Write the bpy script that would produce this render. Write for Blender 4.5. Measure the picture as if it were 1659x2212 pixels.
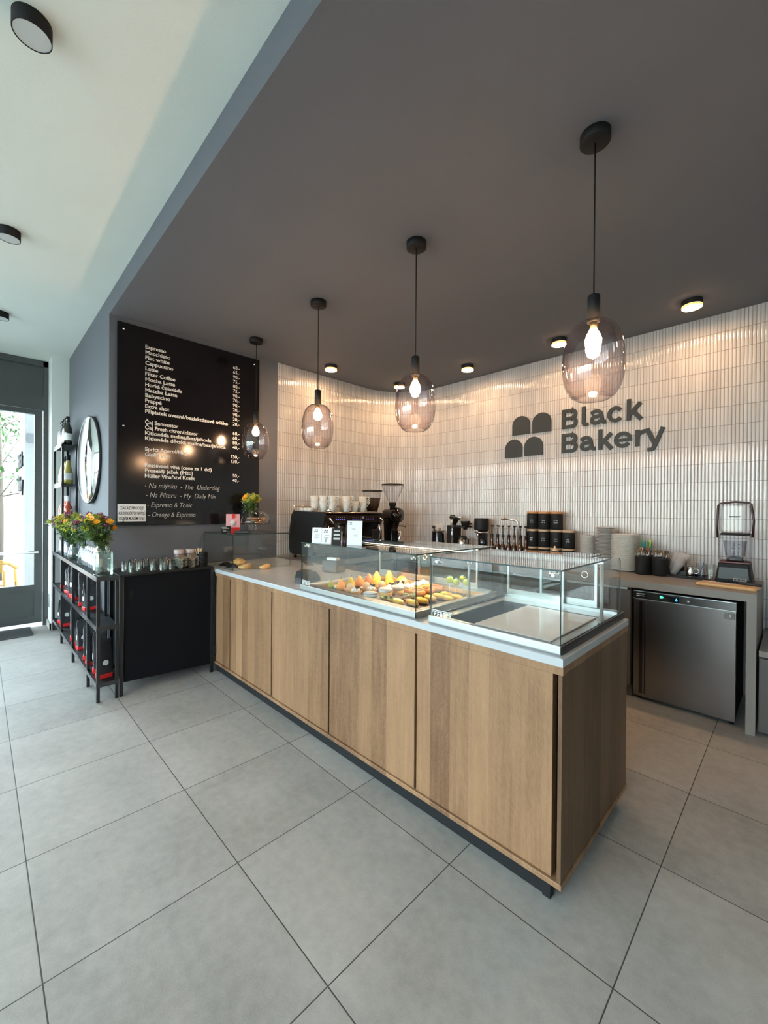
import bpy, bmesh, math, random
from mathutils import Vector, Matrix, noise
random.seed(7)
PI = math.pi
for o in list(bpy.data.objects): bpy.data.objects.remove(o)
scene = bpy.context.scene
COL = scene.collection

# ------------------------------------------------------------ camera
YAW, PITCH, ROLL, CAMZ = -0.790926, -0.004843, 0.0073826, 1.42654
def cam_axes():
    r = Vector((math.cos(YAW), -math.sin(YAW), 0)); f = Vector((math.sin(YAW), math.cos(YAW), 0)); u = Vector((0, 0, 1))
    f2 = f*math.cos(PITCH)+u*math.sin(PITCH); u2 = u*math.cos(PITCH)-f*math.sin(PITCH)
    r3 = r*math.cos(ROLL)+u2*math.sin(ROLL); u3 = u2*math.cos(ROLL)-r*math.sin(ROLL)
    return r3, u3, -f2
cd = bpy.data.cameras.new('camera'); cam = bpy.data.objects.new('camera', cd); COL.objects.link(cam)
X_, U_, B_ = cam_axes()
cam.matrix_world = Matrix(((X_.x, U_.x, B_.x, 0), (X_.y, U_.y, B_.y, 0), (X_.z, U_.z, B_.z, CAMZ), (0, 0, 0, 1)))
cd.sensor_fit = 'VERTICAL'; cd.sensor_height = 36; cd.lens = 886.016/2212*36; cd.clip_start = 0.02; cd.clip_end = 200
scene.camera = cam

# ------------------------------------------------------------ view, world, daylight
vs = scene.view_settings
scene.display_settings.display_device = 'sRGB'
vs.view_transform = 'Standard'; vs.look = 'None'; vs.gamma = 1; vs.use_curve_mapping = False
vs.exposure = 1.8
SKY_STRENGTH = 5.0
SKY_COLOR = (0.75, 0.885, 1.0)
scene.cycles.use_denoising = True
scene.cycles.transparent_max_bounces = 40
scene.cycles.max_bounces = 9
scene.cycles.diffuse_bounces = 5
scene.cycles.glossy_bounces = 5
scene.cycles.sample_clamp_indirect = 8
scene.cycles.caustics_reflective = False
scene.cycles.caustics_refractive = False
w = bpy.data.worlds.new('daylight'); scene.world = w; w.use_nodes = True
nt = w.node_tree; bgn = nt.nodes['Background']
tc = nt.nodes.new('ShaderNodeTexCoord'); sx = nt.nodes.new('ShaderNodeSeparateXYZ'); cr = nt.nodes.new('ShaderNodeValToRGB')
nt.links.new(tc.outputs['Generated'], sx.inputs[0]); nt.links.new(sx.outputs['Z'], cr.inputs[0])
cr.color_ramp.elements[0].position = 0.0; cr.color_ramp.elements[0].color = (0.55, 0.62, 0.58, 1)
cr.color_ramp.elements[1].position = 0.12; cr.color_ramp.elements[1].color = (*SKY_COLOR, 1)
nt.links.new(cr.outputs[0], bgn.inputs[0]); bgn.inputs[1].default_value = SKY_STRENGTH
def portal(name, loc, rot, sx_, sy_):
    l = bpy.data.lights.new(name, 'AREA'); l.shape = 'RECTANGLE'; l.size = sx_; l.size_y = sy_
    l.cycles.is_portal = True
    o = bpy.data.objects.new(name, l); COL.objects.link(o); o.location = loc; o.rotation_euler = rot
    return o
# the shop front: wide windows along the street side, their light enters through these openings
WIN_Y = -4.4
portal('window_portal', (-2.6, WIN_Y+.06, 1.55), (-PI/2, 0, 0), 7.0, 2.9)
portal('door_portal', (-6.37, -.35, 1.52), (0, -PI/2, 0), 2.1, 1.7)

# ------------------------------------------------------------ materials
MATS = {}
def rgb(h):
    h = h.lstrip('#'); v = [int(h[i:i+2], 16)/255 for i in (0, 2, 4)]
    return tuple(c/12.92 if c <= .04045 else ((c+.055)/1.055)**2.4 for c in v)
def new_mat(name):
    m = bpy.data.materials.new(name); m.use_nodes = True
    return m, m.node_tree, m.node_tree.nodes['Principled BSDF']
def N(nt, typ, **kw):
    n = nt.nodes.new(typ)
    for k, v in kw.items():
        if k in n.bl_rna.properties: setattr(n, k, v)
    return n
def mth(nt, op, a, b=None, c=None):
    n = nt.nodes.new('ShaderNodeMath'); n.operation = op
    for i, v in enumerate((a, b, c)):
        if v is None: continue
        if isinstance(v, (int, float)): n.inputs[i].default_value = v
        else: nt.links.new(v, n.inputs[i])
    return n.outputs[0]
def mixc(nt, fac, a, b, blend='MIX'):
    n = nt.nodes.new('ShaderNodeMix'); n.data_type = 'RGBA'; n.blend_type = blend
    if isinstance(fac, (int, float)): n.inputs[0].default_value = fac
    else: nt.links.new(fac, n.inputs[0])
    for i, v in ((6, a), (7, b)):
        if isinstance(v, tuple): n.inputs[i].default_value = (*v[:3], 1)
        else: nt.links.new(v, n.inputs[i])
    return n.outputs[2]
def noise_tex(nt, vec, scale, detail=3, rough=.5, sc=None):
    if sc:
        mp = nt.nodes.new('ShaderNodeMapping'); mp.inputs['Scale'].default_value = sc
        nt.links.new(vec, mp.inputs[0]); vec = mp.outputs[0]
    n = nt.nodes.new('ShaderNodeTexNoise'); n.inputs['Scale'].default_value = scale
    n.inputs['Detail'].default_value = detail; n.inputs['Roughness'].default_value = rough
    nt.links.new(vec, n.inputs['Vector']); return n.outputs['Fac']
def bump(nt, bs, h, strength=.2, dist=.01):
    b = nt.nodes.new('ShaderNodeBump'); b.inputs['Strength'].default_value = strength; b.inputs['Distance'].default_value = dist
    nt.links.new(h, b.inputs['Height']); nt.links.new(b.outputs[0], bs.inputs['Normal'])
def mat(name, col, rough=.5, metal=0., var=.06, vscale=12., bmp=0., bscale=60., emis=None, estr=0., spec=.5, coat=0., sss=0.):
    if name in MATS: return MATS[name]
    if isinstance(col, str): col = rgb(col)
    m, nt, b = new_mat(name)
    tc = nt.nodes.new('ShaderNodeTexCoord')
    f = noise_tex(nt, tc.outputs['Object'], vscale)
    lo = tuple(c*(1-var) for c in col); hi = tuple(min(1, c*(1+var)) for c in col)
    nt.links.new(mixc(nt, f, lo, hi), b.inputs['Base Color'])
    b.inputs['Roughness'].default_value = rough; b.inputs['Metallic'].default_value = metal
    b.inputs['Specular IOR Level'].default_value = spec
    b.inputs['Coat Weight'].default_value = coat
    if sss: b.inputs['Subsurface Weight'].default_value = sss; b.inputs['Subsurface Radius'].default_value = (.01, .005, .003)
    if bmp:
        bump(nt, b, noise_tex(nt, tc.outputs['Object'], bscale, 4), bmp, .005)
    if emis:
        b.inputs['Emission Color'].default_value = (*emis, 1); b.inputs['Emission Strength'].default_value = estr
    MATS[name] = m; return m
def glass(name, tint=(1, 1, 1), refl=1.0, edge=None, base_alpha=0.0, rough=0.0, edge_pow=3.0, film=0.0):
    """Thin clear glass: transmits straight on, reflects by Fresnel; an optional tint and a darker rim where seen edge-on."""
    if name in MATS: return MATS[name]
    m = bpy.data.materials.new(name); m.use_nodes = True; nt = m.node_tree; nt.nodes.clear()
    out = nt.nodes.new('ShaderNodeOutputMaterial'); mx = nt.nodes.new('ShaderNodeMixShader')
    tr = nt.nodes.new('ShaderNodeBsdfTransparent'); gl = nt.nodes.new('ShaderNodeBsdfGlossy'); gl.inputs['Roughness'].default_value = rough
    fr = nt.nodes.new('ShaderNodeFresnel'); fr.inputs['IOR'].default_value = 1.5
    geo = nt.nodes.new('ShaderNodeNewGeometry')
    # the same fresnel on both faces of the pane
    ior = mth(nt, 'ADD', mth(nt, 'MULTIPLY', geo.outputs['Backfacing'], 1/1.5-1.5), 1.5)
    nt.links.new(ior, fr.inputs['IOR'])
    fac = mth(nt, 'MULTIPLY', fr.outputs[0], refl)
    if film: fac = mth(nt, 'ADD', fac, film)
    fac = mth(nt, 'MINIMUM', fac, 0.95)
    if edge:
        lw = nt.nodes.new('ShaderNodeLayerWeight'); lw.inputs['Blend'].default_value = .5
        e = mth(nt, 'POWER', lw.outputs['Facing'], edge_pow)
        nt.links.new(mixc(nt, e, tint, edge), tr.inputs[0])
    else: tr.inputs[0].default_value = (*tint, 1)
    nt.links.new(fac, mx.inputs[0]); nt.links.new(tr.outputs[0], mx.inputs[1]); nt.links.new(gl.outputs[0], mx.inputs[2])
    nt.links.new(mx.outputs[0], out.inputs[0]); MATS[name] = m; return m
def emat(name, col, s):
    if name in MATS: return MATS[name]
    m = bpy.data.materials.new(name); m.use_nodes = True; nt = m.node_tree; b = nt.nodes['Principled BSDF']
    b.inputs['Base Color'].default_value = (*col, 1); b.inputs['Emission Color'].default_value = (*col, 1); b.inputs['Emission Strength'].default_value = s
    MATS[name] = m; return m

def floor_mat():
    m, nt, b = new_mat('floor_tiles'); tc = nt.nodes.new('ShaderNodeTexCoord'); s = nt.nodes.new('ShaderNodeSeparateXYZ')
    nt.links.new(tc.outputs['Object'], s.inputs[0])
    def cell(o, off, per):
        t = mth(nt, 'DIVIDE', mth(nt, 'SUBTRACT', o, off), per)
        f = mth(nt, 'FRACT', t); d = mth(nt, 'MINIMUM', f, mth(nt, 'SUBTRACT', 1.0, f))
        return mth(nt, 'MULTIPLY', d, per), mth(nt, 'FLOOR', t)
    dx, ix = cell(s.outputs['X'], -0.3784, .6); dy, iy = cell(s.outputs['Y'], 1.3525, .6064)
    d = mth(nt, 'MINIMUM', dx, dy)
    grout = mth(nt, 'LESS_THAN', d, .0019)
    wn = nt.nodes.new('ShaderNodeTexWhiteNoise'); wn.noise_dimensions = '2D'
    cx = nt.nodes.new('ShaderNodeCombineXYZ'); nt.links.new(ix, cx.inputs[0]); nt.links.new(iy, cx.inputs[1]); nt.links.new(cx.outputs[0], wn.inputs['Vector'])
    n1 = noise_tex(nt, tc.outputs['Object'], 2.2, 6, .6); n2 = noise_tex(nt, tc.outputs['Object'], 22, 5, .6); n3 = noise_tex(nt, tc.outputs['Object'], 260, 2)
    v = mth(nt, 'ADD', mth(nt, 'MULTIPLY', n1, .5), mth(nt, 'ADD', mth(nt, 'MULTIPLY', n2, .35), mth(nt, 'MULTIPLY', n3, .25)))
    v = mth(nt, 'ADD', v, mth(nt, 'MULTIPLY', mth(nt, 'SUBTRACT', wn.outputs['Value'], .5), .14))
    r = nt.nodes.new('ShaderNodeValToRGB'); r.color_ramp.elements[0].position = .28; r.color_ramp.elements[1].position = .78
    r.color_ramp.elements[0].color = (.235, .225, .207, 1); r.color_ramp.elements[1].color = (.495, .475, .44, 1)
    nt.links.new(v, r.inputs[0])
    nt.links.new(mixc(nt, grout, r.outputs[0], (.055, .052, .05)), b.inputs['Base Color'])
    nt.links.new(mth(nt, 'ADD', .48, mth(nt, 'MULTIPLY', n2, .16)), b.inputs['Roughness']); b.inputs['Specular IOR Level'].default_value = .4
    h = mth(nt, 'ADD', mth(nt, 'MULTIPLY', n3, .12), mth(nt, 'MULTIPLY', mth(nt, 'MINIMUM', d, .004), 250.))
    bump(nt, b, h, .25, .0015)
    return m
def paint(name, col, rough=.75, sc=240):
    return mat(name, col, rough, 0, .025, 3., .12, sc, spec=.3)
def tile_mat():
    m, nt, b = new_mat('finger_tiles'); uv = nt.nodes.new('ShaderNodeUVMap'); s = nt.nodes.new('ShaderNodeSeparateXYZ'); nt.links.new(uv.outputs[0], s.inputs[0])
    fu = mth(nt, 'FRACT', s.outputs['X']); fv = mth(nt, 'FRACT', s.outputs['Y'])
    du = mth(nt, 'MINIMUM', fu, mth(nt, 'SUBTRACT', 1., fu)); dv = mth(nt, 'MINIMUM', fv, mth(nt, 'SUBTRACT', 1., fv))
    g = mth(nt, 'MAXIMUM', mth(nt, 'LESS_THAN', du, .062), mth(nt, 'LESS_THAN', dv, .0125))
    wn = nt.nodes.new('ShaderNodeTexWhiteNoise'); wn.noise_dimensions = '2D'; cx = nt.nodes.new('ShaderNodeCombineXYZ')
    nt.links.new(mth(nt, 'FLOOR', s.outputs['X']), cx.inputs[0]); nt.links.new(mth(nt, 'FLOOR', s.outputs['Y']), cx.inputs[1]); nt.links.new(cx.outputs[0], wn.inputs['Vector'])
    tcol = mixc(nt, wn.outputs['Value'], (.53, .52, .51), (.62, .61, .60))
    nt.links.new(mixc(nt, g, tcol, (.19, .16, .155)), b.inputs['Base Color'])
    nt.links.new(mth(nt, 'ADD', .09, mth(nt, 'MULTIPLY', g, .7)), b.inputs['Roughness'])
    b.inputs['Specular IOR Level'].default_value = .65
    tcn = nt.nodes.new('ShaderNodeTexCoord')
    bump(nt, b, noise_tex(nt, tcn.outputs['Object'], 38, 2), .06, .004)
    return m
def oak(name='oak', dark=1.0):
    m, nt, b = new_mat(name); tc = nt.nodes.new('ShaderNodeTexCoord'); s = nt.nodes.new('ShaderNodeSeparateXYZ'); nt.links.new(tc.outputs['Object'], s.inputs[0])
    h = mth(nt, 'ADD', s.outputs['X'], mth(nt, 'MULTIPLY', s.outputs['Y'], 1.0))
    pl = mth(nt, 'FLOOR', mth(nt, 'ADD', mth(nt, 'DIVIDE', h, .118), mth(nt, 'MULTIPLY', mth(nt, 'SINE', mth(nt, 'MULTIPLY', h, 9.)), .22)))
    wn = nt.nodes.new('ShaderNodeTexWhiteNoise'); wn.noise_dimensions = '1D'; nt.links.new(pl, wn.inputs['W'])
    # offset the grain per board
    cx = nt.nodes.new('ShaderNodeCombineXYZ'); nt.links.new(h, cx.inputs[0]); nt.links.new(mth(nt, 'MULTIPLY', pl, 3.7), cx.inputs[1])
    nt.links.new(s.outputs['Z'], cx.inputs[2])
    g1 = noise_tex(nt, cx.outputs[0], 1., 4, .6, (55, 1, 2.2)); g2 = noise_tex(nt, cx.outputs[0], 1., 3, .6, (420, 1, 30)); g3 = noise_tex(nt, cx.outputs[0], 1., 4, .55, (14, 1, 3.2))
    # rays: short slanting flecks whose slant turns from board to board
    sl = mth(nt, 'MULTIPLY', mth(nt, 'SUBTRACT', mth(nt, 'ROUND', wn.outputs['Value']), .5), 2.)
    c2 = nt.nodes.new('ShaderNodeCombineXYZ'); nt.links.new(h, c2.inputs[0]); nt.links.new(mth(nt, 'ADD', mth(nt, 'MULTIPLY', h, mth(nt, 'MULTIPLY', sl, 1.1)), s.outputs['Z']), c2.inputs[2]); nt.links.new(pl, c2.inputs[1])
    g4 = noise_tex(nt, c2.outputs[0], 1., 3, .5, (38, 1, 150))
    v = mth(nt, 'ADD', mth(nt, 'MULTIPLY', g1, .32), mth(nt, 'ADD', mth(nt, 'MULTIPLY', g2, .26), mth(nt, 'ADD', mth(nt, 'MULTIPLY', g4, .24), mth(nt, 'MULTIPLY', g3, .28))))
    v = mth(nt, 'ADD', v, mth(nt, 'MULTIPLY', mth(nt, 'SUBTRACT', wn.outputs['Value'], .5), .26))
    r = nt.nodes.new('ShaderNodeValToRGB'); r.color_ramp.elements[0].position = .33; r.color_ramp.elements[1].position = .8
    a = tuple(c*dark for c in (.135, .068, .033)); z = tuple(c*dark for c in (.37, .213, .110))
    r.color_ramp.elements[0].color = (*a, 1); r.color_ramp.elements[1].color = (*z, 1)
    nt.links.new(v, r.inputs[0]); nt.links.new(r.outputs[0], b.inputs['Base Color'])
    b.inputs['Roughness'].default_value = .5; b.inputs['Specular IOR Level'].default_value = .35
    bump(nt, b, g2, .15, .001); MATS[name] = m
    return m
def brushed(name, col, rough=.28, sc=(2, 2, 300)):
    if name in MATS: return MATS[name]
    m, nt, b = new_mat(name); tc = nt.nodes.new('ShaderNodeTexCoord')
    n = noise_tex(nt, tc.outputs['Object'], 1., 3, .6, sc)
    nt.links.new(mixc(nt, n, tuple(c*.97 for c in col), col), b.inputs['Base Color'])
    b.inputs['Metallic'].default_value = 1; nt.links.new(mth(nt, 'ADD', rough-.02, mth(nt, 'MULTIPLY', n, .04)), b.inputs['Roughness'])
    MATS[name] = m; return m

FLOOR = floor_mat(); TILES = tile_mat(); OAK = oak()
WHITE_CEIL = paint('white_paint', (.86, .91, .84)); GREY_PAINT = paint('grey_paint', (.142, .152, .172)); WHITE_WALL = paint('white_wall_paint', (.74, .77, .74))
QUARTZ = mat('white_worktop', (.45, .475, .49), .22, 0, .03, 9, 0, spec=.5)
GREY_TOP = mat('grey_worktop', (.225, .205, .19), .5, 0, .08, 150, .05, 300)
GREY_CAB = mat('grey_laminate', (.085, .08, .076), .45, 0, .04, 20)
BLACK = mat('black_metal', (.012, .012, .014), .42, 0, .1, 20, spec=.5)
BLACKM = mat('black_matt', (.011, .012, .013), .6, 0, .12, 15, spec=.25)
BLACKP = mat('black_plastic', (.010, .010, .011), .3, 0, .1, 15)
BLACKG = mat('black_gloss', (.006, .006, .008), .13, 0, .1, 4, spec=.5)
ANTH = mat('anthracite_frame', (.062, .068, .068), .45, 0, .05, 25, .03)
ALU = brushed('aluminium', (.60, .64, .63), .3, (3, 3, 200))
STEEL = brushed('stainless_steel', (.22, .205, .195), .26, (2, 2, 380))
CHROME = mat('chrome', (.82, .80, .78), .09, 1., .02)
GL = glass('case_glass', (.97, .99, .983), 1.1)
GEDGE = mat('glass_edge', (.02, .045, .04), .12, 0, .1)
GEDGE2 = mat('glass_edge_bright', (.45, .62, .56), .15, 0, .1)
SMOKE = glass('smoked_rose_glass', (.89, .83, .84), 1.5, (.42, .35, .37), film=.03, edge_pow=2.6)
CLEAR = glass('clear_glass', (.95, .965, .96), 1.3, (.42, .47, .47), film=.015, edge_pow=3)
GREENG = glass('greenish_glass', (.78, .88, .82), 1.6, (.35, .47, .42), film=.07, edge_pow=2.2)
PLASTICG = glass('clear_plastic', (.93, .93, .94), .45, (.45, .44, .46), film=.008, edge_pow=3)
PORC = mat('white_porcelain', (.60, .62, .59), .25, 0, .03)
WPAPER = mat('white_paper', (.82, .83, .84), .6, 0, .02)
RED = mat('red_label', (.75, .03, .03), .4, 0, .08)
GREENL = mat('leaf_green', (.13, .23, .05), .5, 0, .45, 30)
GREYLEAF = mat('grey_green_leaf', (.27, .33, .25), .55, 0, .35, 30)
YELG = mat('yellow_green_bloom', (.48, .53, .05), .6, 0, .3, 60)
ORANGE = mat('orange_petal', (.85, .36, .01), .5, 0, .15, 40)
PURPLE = mat('purple_petal', (.30, .03, .11), .6, 0, .3, 60)
WOODL = mat('light_wood', (.52, .32, .15), .5, 0, .15, 20)
GOLDY = mat('golden_crust', (.62, .30, .08), .5, 0, .3, 60, .2, 90)

# ------------------------------------------------------------ mesh builder
class MB:
    def __init__(s): s.bm = bmesh.new()
    def _xf(s, vs, M):
        if M is not None:
            for v in vs: v.co = M @ v.co
    def box(s, x0, x1, y0, y1, z0, z1, mi=0, M=None, bevel=0):
        g = bmesh.ops.create_cube(s.bm, size=1)
        for v in g['verts']:
            v.co = Vector(((x0+x1)/2+v.co.x*(x1-x0), (y0+y1)/2+v.co.y*(y1-y0), (z0+z1)/2+v.co.z*(z1-z0)))
        fs = set(f for v in g['verts'] for f in v.link_faces)
        for f in fs: f.material_index = mi
        vs = list(g['verts'])
        if bevel:
            es = list(set(e for v in vs for e in v.link_edges))
            r = bmesh.ops.bevel(s.bm, geom=es, offset=bevel, segments=2, profile=.5, affect='EDGES')
            vs = list(set(v for f in r['faces'] for v in f.verts) | set(v for v in vs if v.is_valid))
            for f in r['faces']: f.material_index = mi
        s._xf(vs, M); return s
    def lathe(s, prof, seg=24, mi=0, M=None, c=(0, 0), smooth=True, cap=True):
        rings = []; allv = []
        for r, z in prof:
            if r < 1e-5: v = s.bm.verts.new((c[0], c[1], z)); rings.append([v]); allv.append(v)
            else:
                ring = [s.bm.verts.new((c[0]+r*math.cos(2*PI*i/seg), c[1]+r*math.sin(2*PI*i/seg), z)) for i in range(seg)]
                rings.append(ring); allv += ring
        for a, b in zip(rings, rings[1:]):
            for i in range(seg):
                j = (i+1) % seg
                if len(a) == 1 and len(b) == 1: continue
                if len(a) == 1: vs = [a[0], b[j], b[i]]
                elif len(b) == 1: vs = [a[i], a[j], b[0]]
                else: vs = [a[i], a[j], b[j], b[i]]
                f = s.bm.faces.new(vs); f.material_index = mi; f.smooth = smooth
        if cap:
            for ring, rev in ((rings[0], True), (rings[-1], False)):
                if len(ring) > 2:
                    f = s.bm.faces.new(list(reversed(ring)) if rev else ring); f.material_index = mi
        s._xf(allv, M); return s
    def cyl(s, r, z0, z1, c=(0, 0), seg=24, mi=0, M=None, r2=None, bevel=0):
        r2 = r if r2 is None else r2
        pr = [(r, z0), (r2, z1)] if not bevel else [(r-bevel, z0), (r, z0+bevel), (r2, z1-bevel), (r2-bevel, z1)]
        return s.lathe(pr, seg, mi, M, c)
    def tube(s, pts, r, seg=8, mi=0, M=None, cap=True, taper=None):
        pts = [Vector(p) for p in pts]; rings = []; allv = []; n = None
        for i, p in enumerate(pts):
            d = (pts[min(i+1, len(pts)-1)]-pts[max(i-1, 0)]).normalized()
            if n is None: n = d.orthogonal().normalized()
            else: n = (n-d*n.dot(d)).normalized()
            b = d.cross(n); rr = r*(taper[i] if taper else 1)
            ring = [s.bm.verts.new(p+(n*math.cos(2*PI*k/seg)+b*math.sin(2*PI*k/seg))*rr) for k in range(seg)]
            rings.append(ring); allv += ring
        for a, b in zip(rings, rings[1:]):
            for k in range(seg):
                f = s.bm.faces.new([a[k], a[(k+1) % seg], b[(k+1) % seg], b[k]]); f.smooth = True; f.material_index = mi
        if cap:
            for ring, rev in ((rings[0], True), (rings[-1], False)):
                f = s.bm.faces.new(list(reversed(ring)) if rev else ring); f.material_index = mi
        s._xf(allv, M); return s
    def prism(s, poly, h0, h1, plane='XY', mi=0, M=None, bevel=0):
        def P(a, b, h): return {'XY': (a, b, h), 'XZ': (a, h, b), 'YZ': (h, a, b)}[plane]
        lo = [s.bm.verts.new(P(a, b, h0)) for a, b in poly]; hi = [s.bm.verts.new(P(a, b, h1)) for a, b in poly]
        fs = [s.bm.faces.new(lo), s.bm.faces.new(list(reversed(hi)))]
        for i in range(len(poly)):
            j = (i+1) % len(poly); fs.append(s.bm.faces.new([lo[j], lo[i], hi[i], hi[j]]))
        for f in fs: f.material_index = mi
        bmesh.ops.recalc_face_normals(s.bm, faces=fs); vs = lo+hi
        if bevel:
            es = [e for f in fs[:2] for e in f.edges]
            r = bmesh.ops.bevel(s.bm, geom=list(set(es)), offset=bevel, segments=2, profile=.5, affect='EDGES')
            vs = list(set(v for f in r['faces'] for v in f.verts) | set(v for v in vs if v.is_valid))
            for f in r['faces']: f.material_index = mi
        s._xf(vs, M); return s
    def ball(s, c, r, sc=(1, 1, 1), sub=2, mi=0, M=None, jit=0, seed=0):
        g = bmesh.ops.create_icosphere(s.bm, subdivisions=sub, radius=1)
        for v in g['verts']:
            k = 1+(jit*noise.noise(v.co*2.3+Vector((seed, seed*.7, 0))) if jit else 0)
            v.co = Vector((c[0]+v.co.x*r*sc[0]*k, c[1]+v.co.y*r*sc[1]*k, c[2]+v.co.z*r*sc[2]*k))
        for f in set(f for v in g['verts'] for f in v.link_faces): f.smooth = True; f.material_index = mi
        s._xf(g['verts'], M); return s
    def torus(s, c, R, r, seg=28, rs=10, mi=0, M=None, axis='Z', jit=0, sc=(1, 1, 1)):
        rings = []; allv = []
        for i in range(seg):
            a = 2*PI*i/seg; ring = []
            for k in range(rs):
                t = 2*PI*k/rs; q = R+r*math.cos(t); zz = r*math.sin(t)
                p = {'Z': (q*math.cos(a), q*math.sin(a), zz), 'X': (zz, q*math.cos(a), q*math.sin(a)), 'Y': (q*math.cos(a), zz, q*math.sin(a))}[axis]
                ring.append(s.bm.verts.new((c[0]+p[0]*sc[0], c[1]+p[1]*sc[1], c[2]+p[2]*sc[2])))
            rings.append(ring); allv += ring
        for i in range(seg):
            a, b = rings[i], rings[(i+1) % seg]
            for k in range(rs):
                f = s.bm.faces.new([a[k], b[k], b[(k+1) % rs], a[(k+1) % rs]]); f.smooth = True; f.material_index = mi
        s._xf(allv, M); return s
    def quad(s, *p, mi=0):
        f = s.bm.faces.new([s.bm.verts.new(q) for q in p]); f.material_index = mi; return s
    def leaf(s, base, d, L, wd, mi=0, bend=.3, up=Vector((0, 0, 1))):
        base = Vector(base); d = Vector(d).normalized(); side = d.cross(up)
        if side.length < .05: side = Vector((1, 0, 0))
        side.normalize(); nrm = side.cross(d)
        L3 = [(0, .12), (.35, 1), (.7, .7), (1, .05)]; prev = None
        for t, q in L3:
            p = base+d*L*t-nrm*(-bend*L*t*t)*-1+Vector((0, 0, -bend*L*t*t*.6))
            a = s.bm.verts.new(p+side*wd*q*.5); b = s.bm.verts.new(p-side*wd*q*.5)
            if prev: f = s.bm.faces.new([prev[0], a, b, prev[1]]); f.material_index = mi; f.smooth = True
            prev = (a, b)
        return s
    def build(s, name, m, parent=None, off=None):
        if off is not None: bmesh.ops.translate(s.bm, verts=s.bm.verts, vec=-Vector(off))
        bmesh.ops.recalc_face_normals(s.bm, faces=s.bm.faces)
        me = bpy.data.meshes.new(name); s.bm.to_mesh(me); s.bm.free()
        for mm in (m if isinstance(m, (list, tuple)) else [m]): me.materials.append(mm)
        o = bpy.data.objects.new(name, me); COL.objects.link(o)
        if parent is not None: o.parent = parent
        return o
def thing(name, label, cat, loc=(0, 0, 0), rz=0, group=None):
    o = bpy.data.objects.new(name, None); COL.objects.link(o); o.empty_display_size = .05
    o.location = loc; o.rotation_euler = (0, 0, rz); o['label'] = label; o['category'] = cat
    if group: o['group'] = group
    return o
def tag(o, label, cat, group=None, loc=None, rz=None):
    o['label'] = label; o['category'] = cat
    if group: o['group'] = group
    if loc is not None: o.location = loc
    if rz is not None: o.rotation_euler = (0, 0, rz)
    return o
def struct(o, **k):
    o['kind'] = 'structure'; return o
def dup(root, loc, rz=0, label=None, group=None, scale=None):
    r = root.copy(); COL.objects.link(r); r.location = loc; r.rotation_euler = (0, 0, rz)
    if scale: r.scale = scale
    if label: r['label'] = label
    if group: r['group'] = group
    for ch in list(root.children):
        c = ch.copy(); COL.objects.link(c); c.parent = r
        for g in ch.children:
            d = g.copy(); COL.objects.link(d); d.parent = c
    return r
def text_mesh(name, lines, m, parent, right, up, org, off=(0, 0, 0), depth=.0008, bold=0., shear=0.):
    """lines: (string, a, b, size, width or None, align). a/b are positions along right/up from org."""
    bm = bmesh.new(); right = Vector(right); up = Vector(up); nrm = right.cross(up); org = Vector(org)-Vector(off)
    for st, a, b, size, width, al in lines:
        cu = bpy.data.curves.new('t', 'FONT'); cu.body = st; cu.size = 1; cu.extrude = 0; cu.offset = bold; cu.shear = shear; cu.resolution_u = 3
        ob = bpy.data.objects.new('t', cu); COL.objects.link(ob)
        dg = bpy.context.evaluated_depsgraph_get(); me = bpy.data.meshes.new_from_object(ob.evaluated_get(dg))
        xs = [v.co.x for v in me.vertices] or [0, 1]; x0, x1 = min(xs), max(xs)
        kx = size if width is None else width/(x1-x0)
        shift = {'L': a-x0*kx, 'R': a-x1*kx, 'C': a-(x0+x1)/2*kx}[al]
        tmp = bmesh.new(); tmp.from_mesh(me)
        for v in tmp.verts: v.co = org+right*(shift+v.co.x*kx)+up*(b+v.co.y*size)
        ext = bmesh.ops.extrude_face_region(tmp, geom=list(tmp.faces))
        bmesh.ops.translate(tmp, verts=[e for e in ext['geom'] if isinstance(e, bmesh.types.BMVert)], vec=nrm*depth)
        me2 = bpy.data.meshes.new('x'); tmp.to_mesh(me2); tmp.free(); bm.from_mesh(me2)
        bpy.data.meshes.remove(me2); bpy.data.objects.remove(ob); bpy.data.curves.remove(cu)
    bmesh.ops.recalc_face_normals(bm, faces=bm.faces)
    me = bpy.data.meshes.new(name); bm.to_mesh(me); bm.free(); me.materials.append(m)
    o = bpy.data.objects.new(name, me); COL.objects.link(o); o.parent = parent
    return o

# ============================================================ THE ROOM
ZC, ZD, WX, WY, MY = 3.195, 3.035, -4.03, 4.27, .768
RX = 3.6
b = MB(); b.box(-6.42, RX, WIN_Y, 4.5, -.08, 0); struct(b.build('floor', FLOOR))
b = MB(); b.box(-6.6, RX, WIN_Y-.2, MY+.2, ZC, ZC+.1); struct(b.build('ceiling', WHITE_CEIL))
b = MB(); b.box(WX, RX, MY, WY+.19, ZD, ZC); struct(b.build('ceiling', GREY_PAINT))
# wall with the mirror, its end turning the corner to carry the menu board
b = MB(); b.box(-6.5, WX-.15, MY, MY+.2, 0, ZC); struct(b.build('wall_left', GREY_PAINT))
b = MB(); b.box(WX-.15, WX, MY, 2.33, 0, ZC); struct(b.build('wall_menu', GREY_PAINT))
b = MB(); b.box(-6.6, -6.12, .604, MY+.2, 0, ZC); struct(b.build('wall_entrance', WHITE_WALL))
b = MB(); b.box(-6.6, -6.42, WIN_Y, -1.35, 0, ZC); struct(b.build('wall_entrance', WHITE_WALL))
b = MB(); b.box(RX, RX+.15, WIN_Y, WY+.2, 0, ZC); struct(b.build('wall_right', WHITE_WALL))
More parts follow.
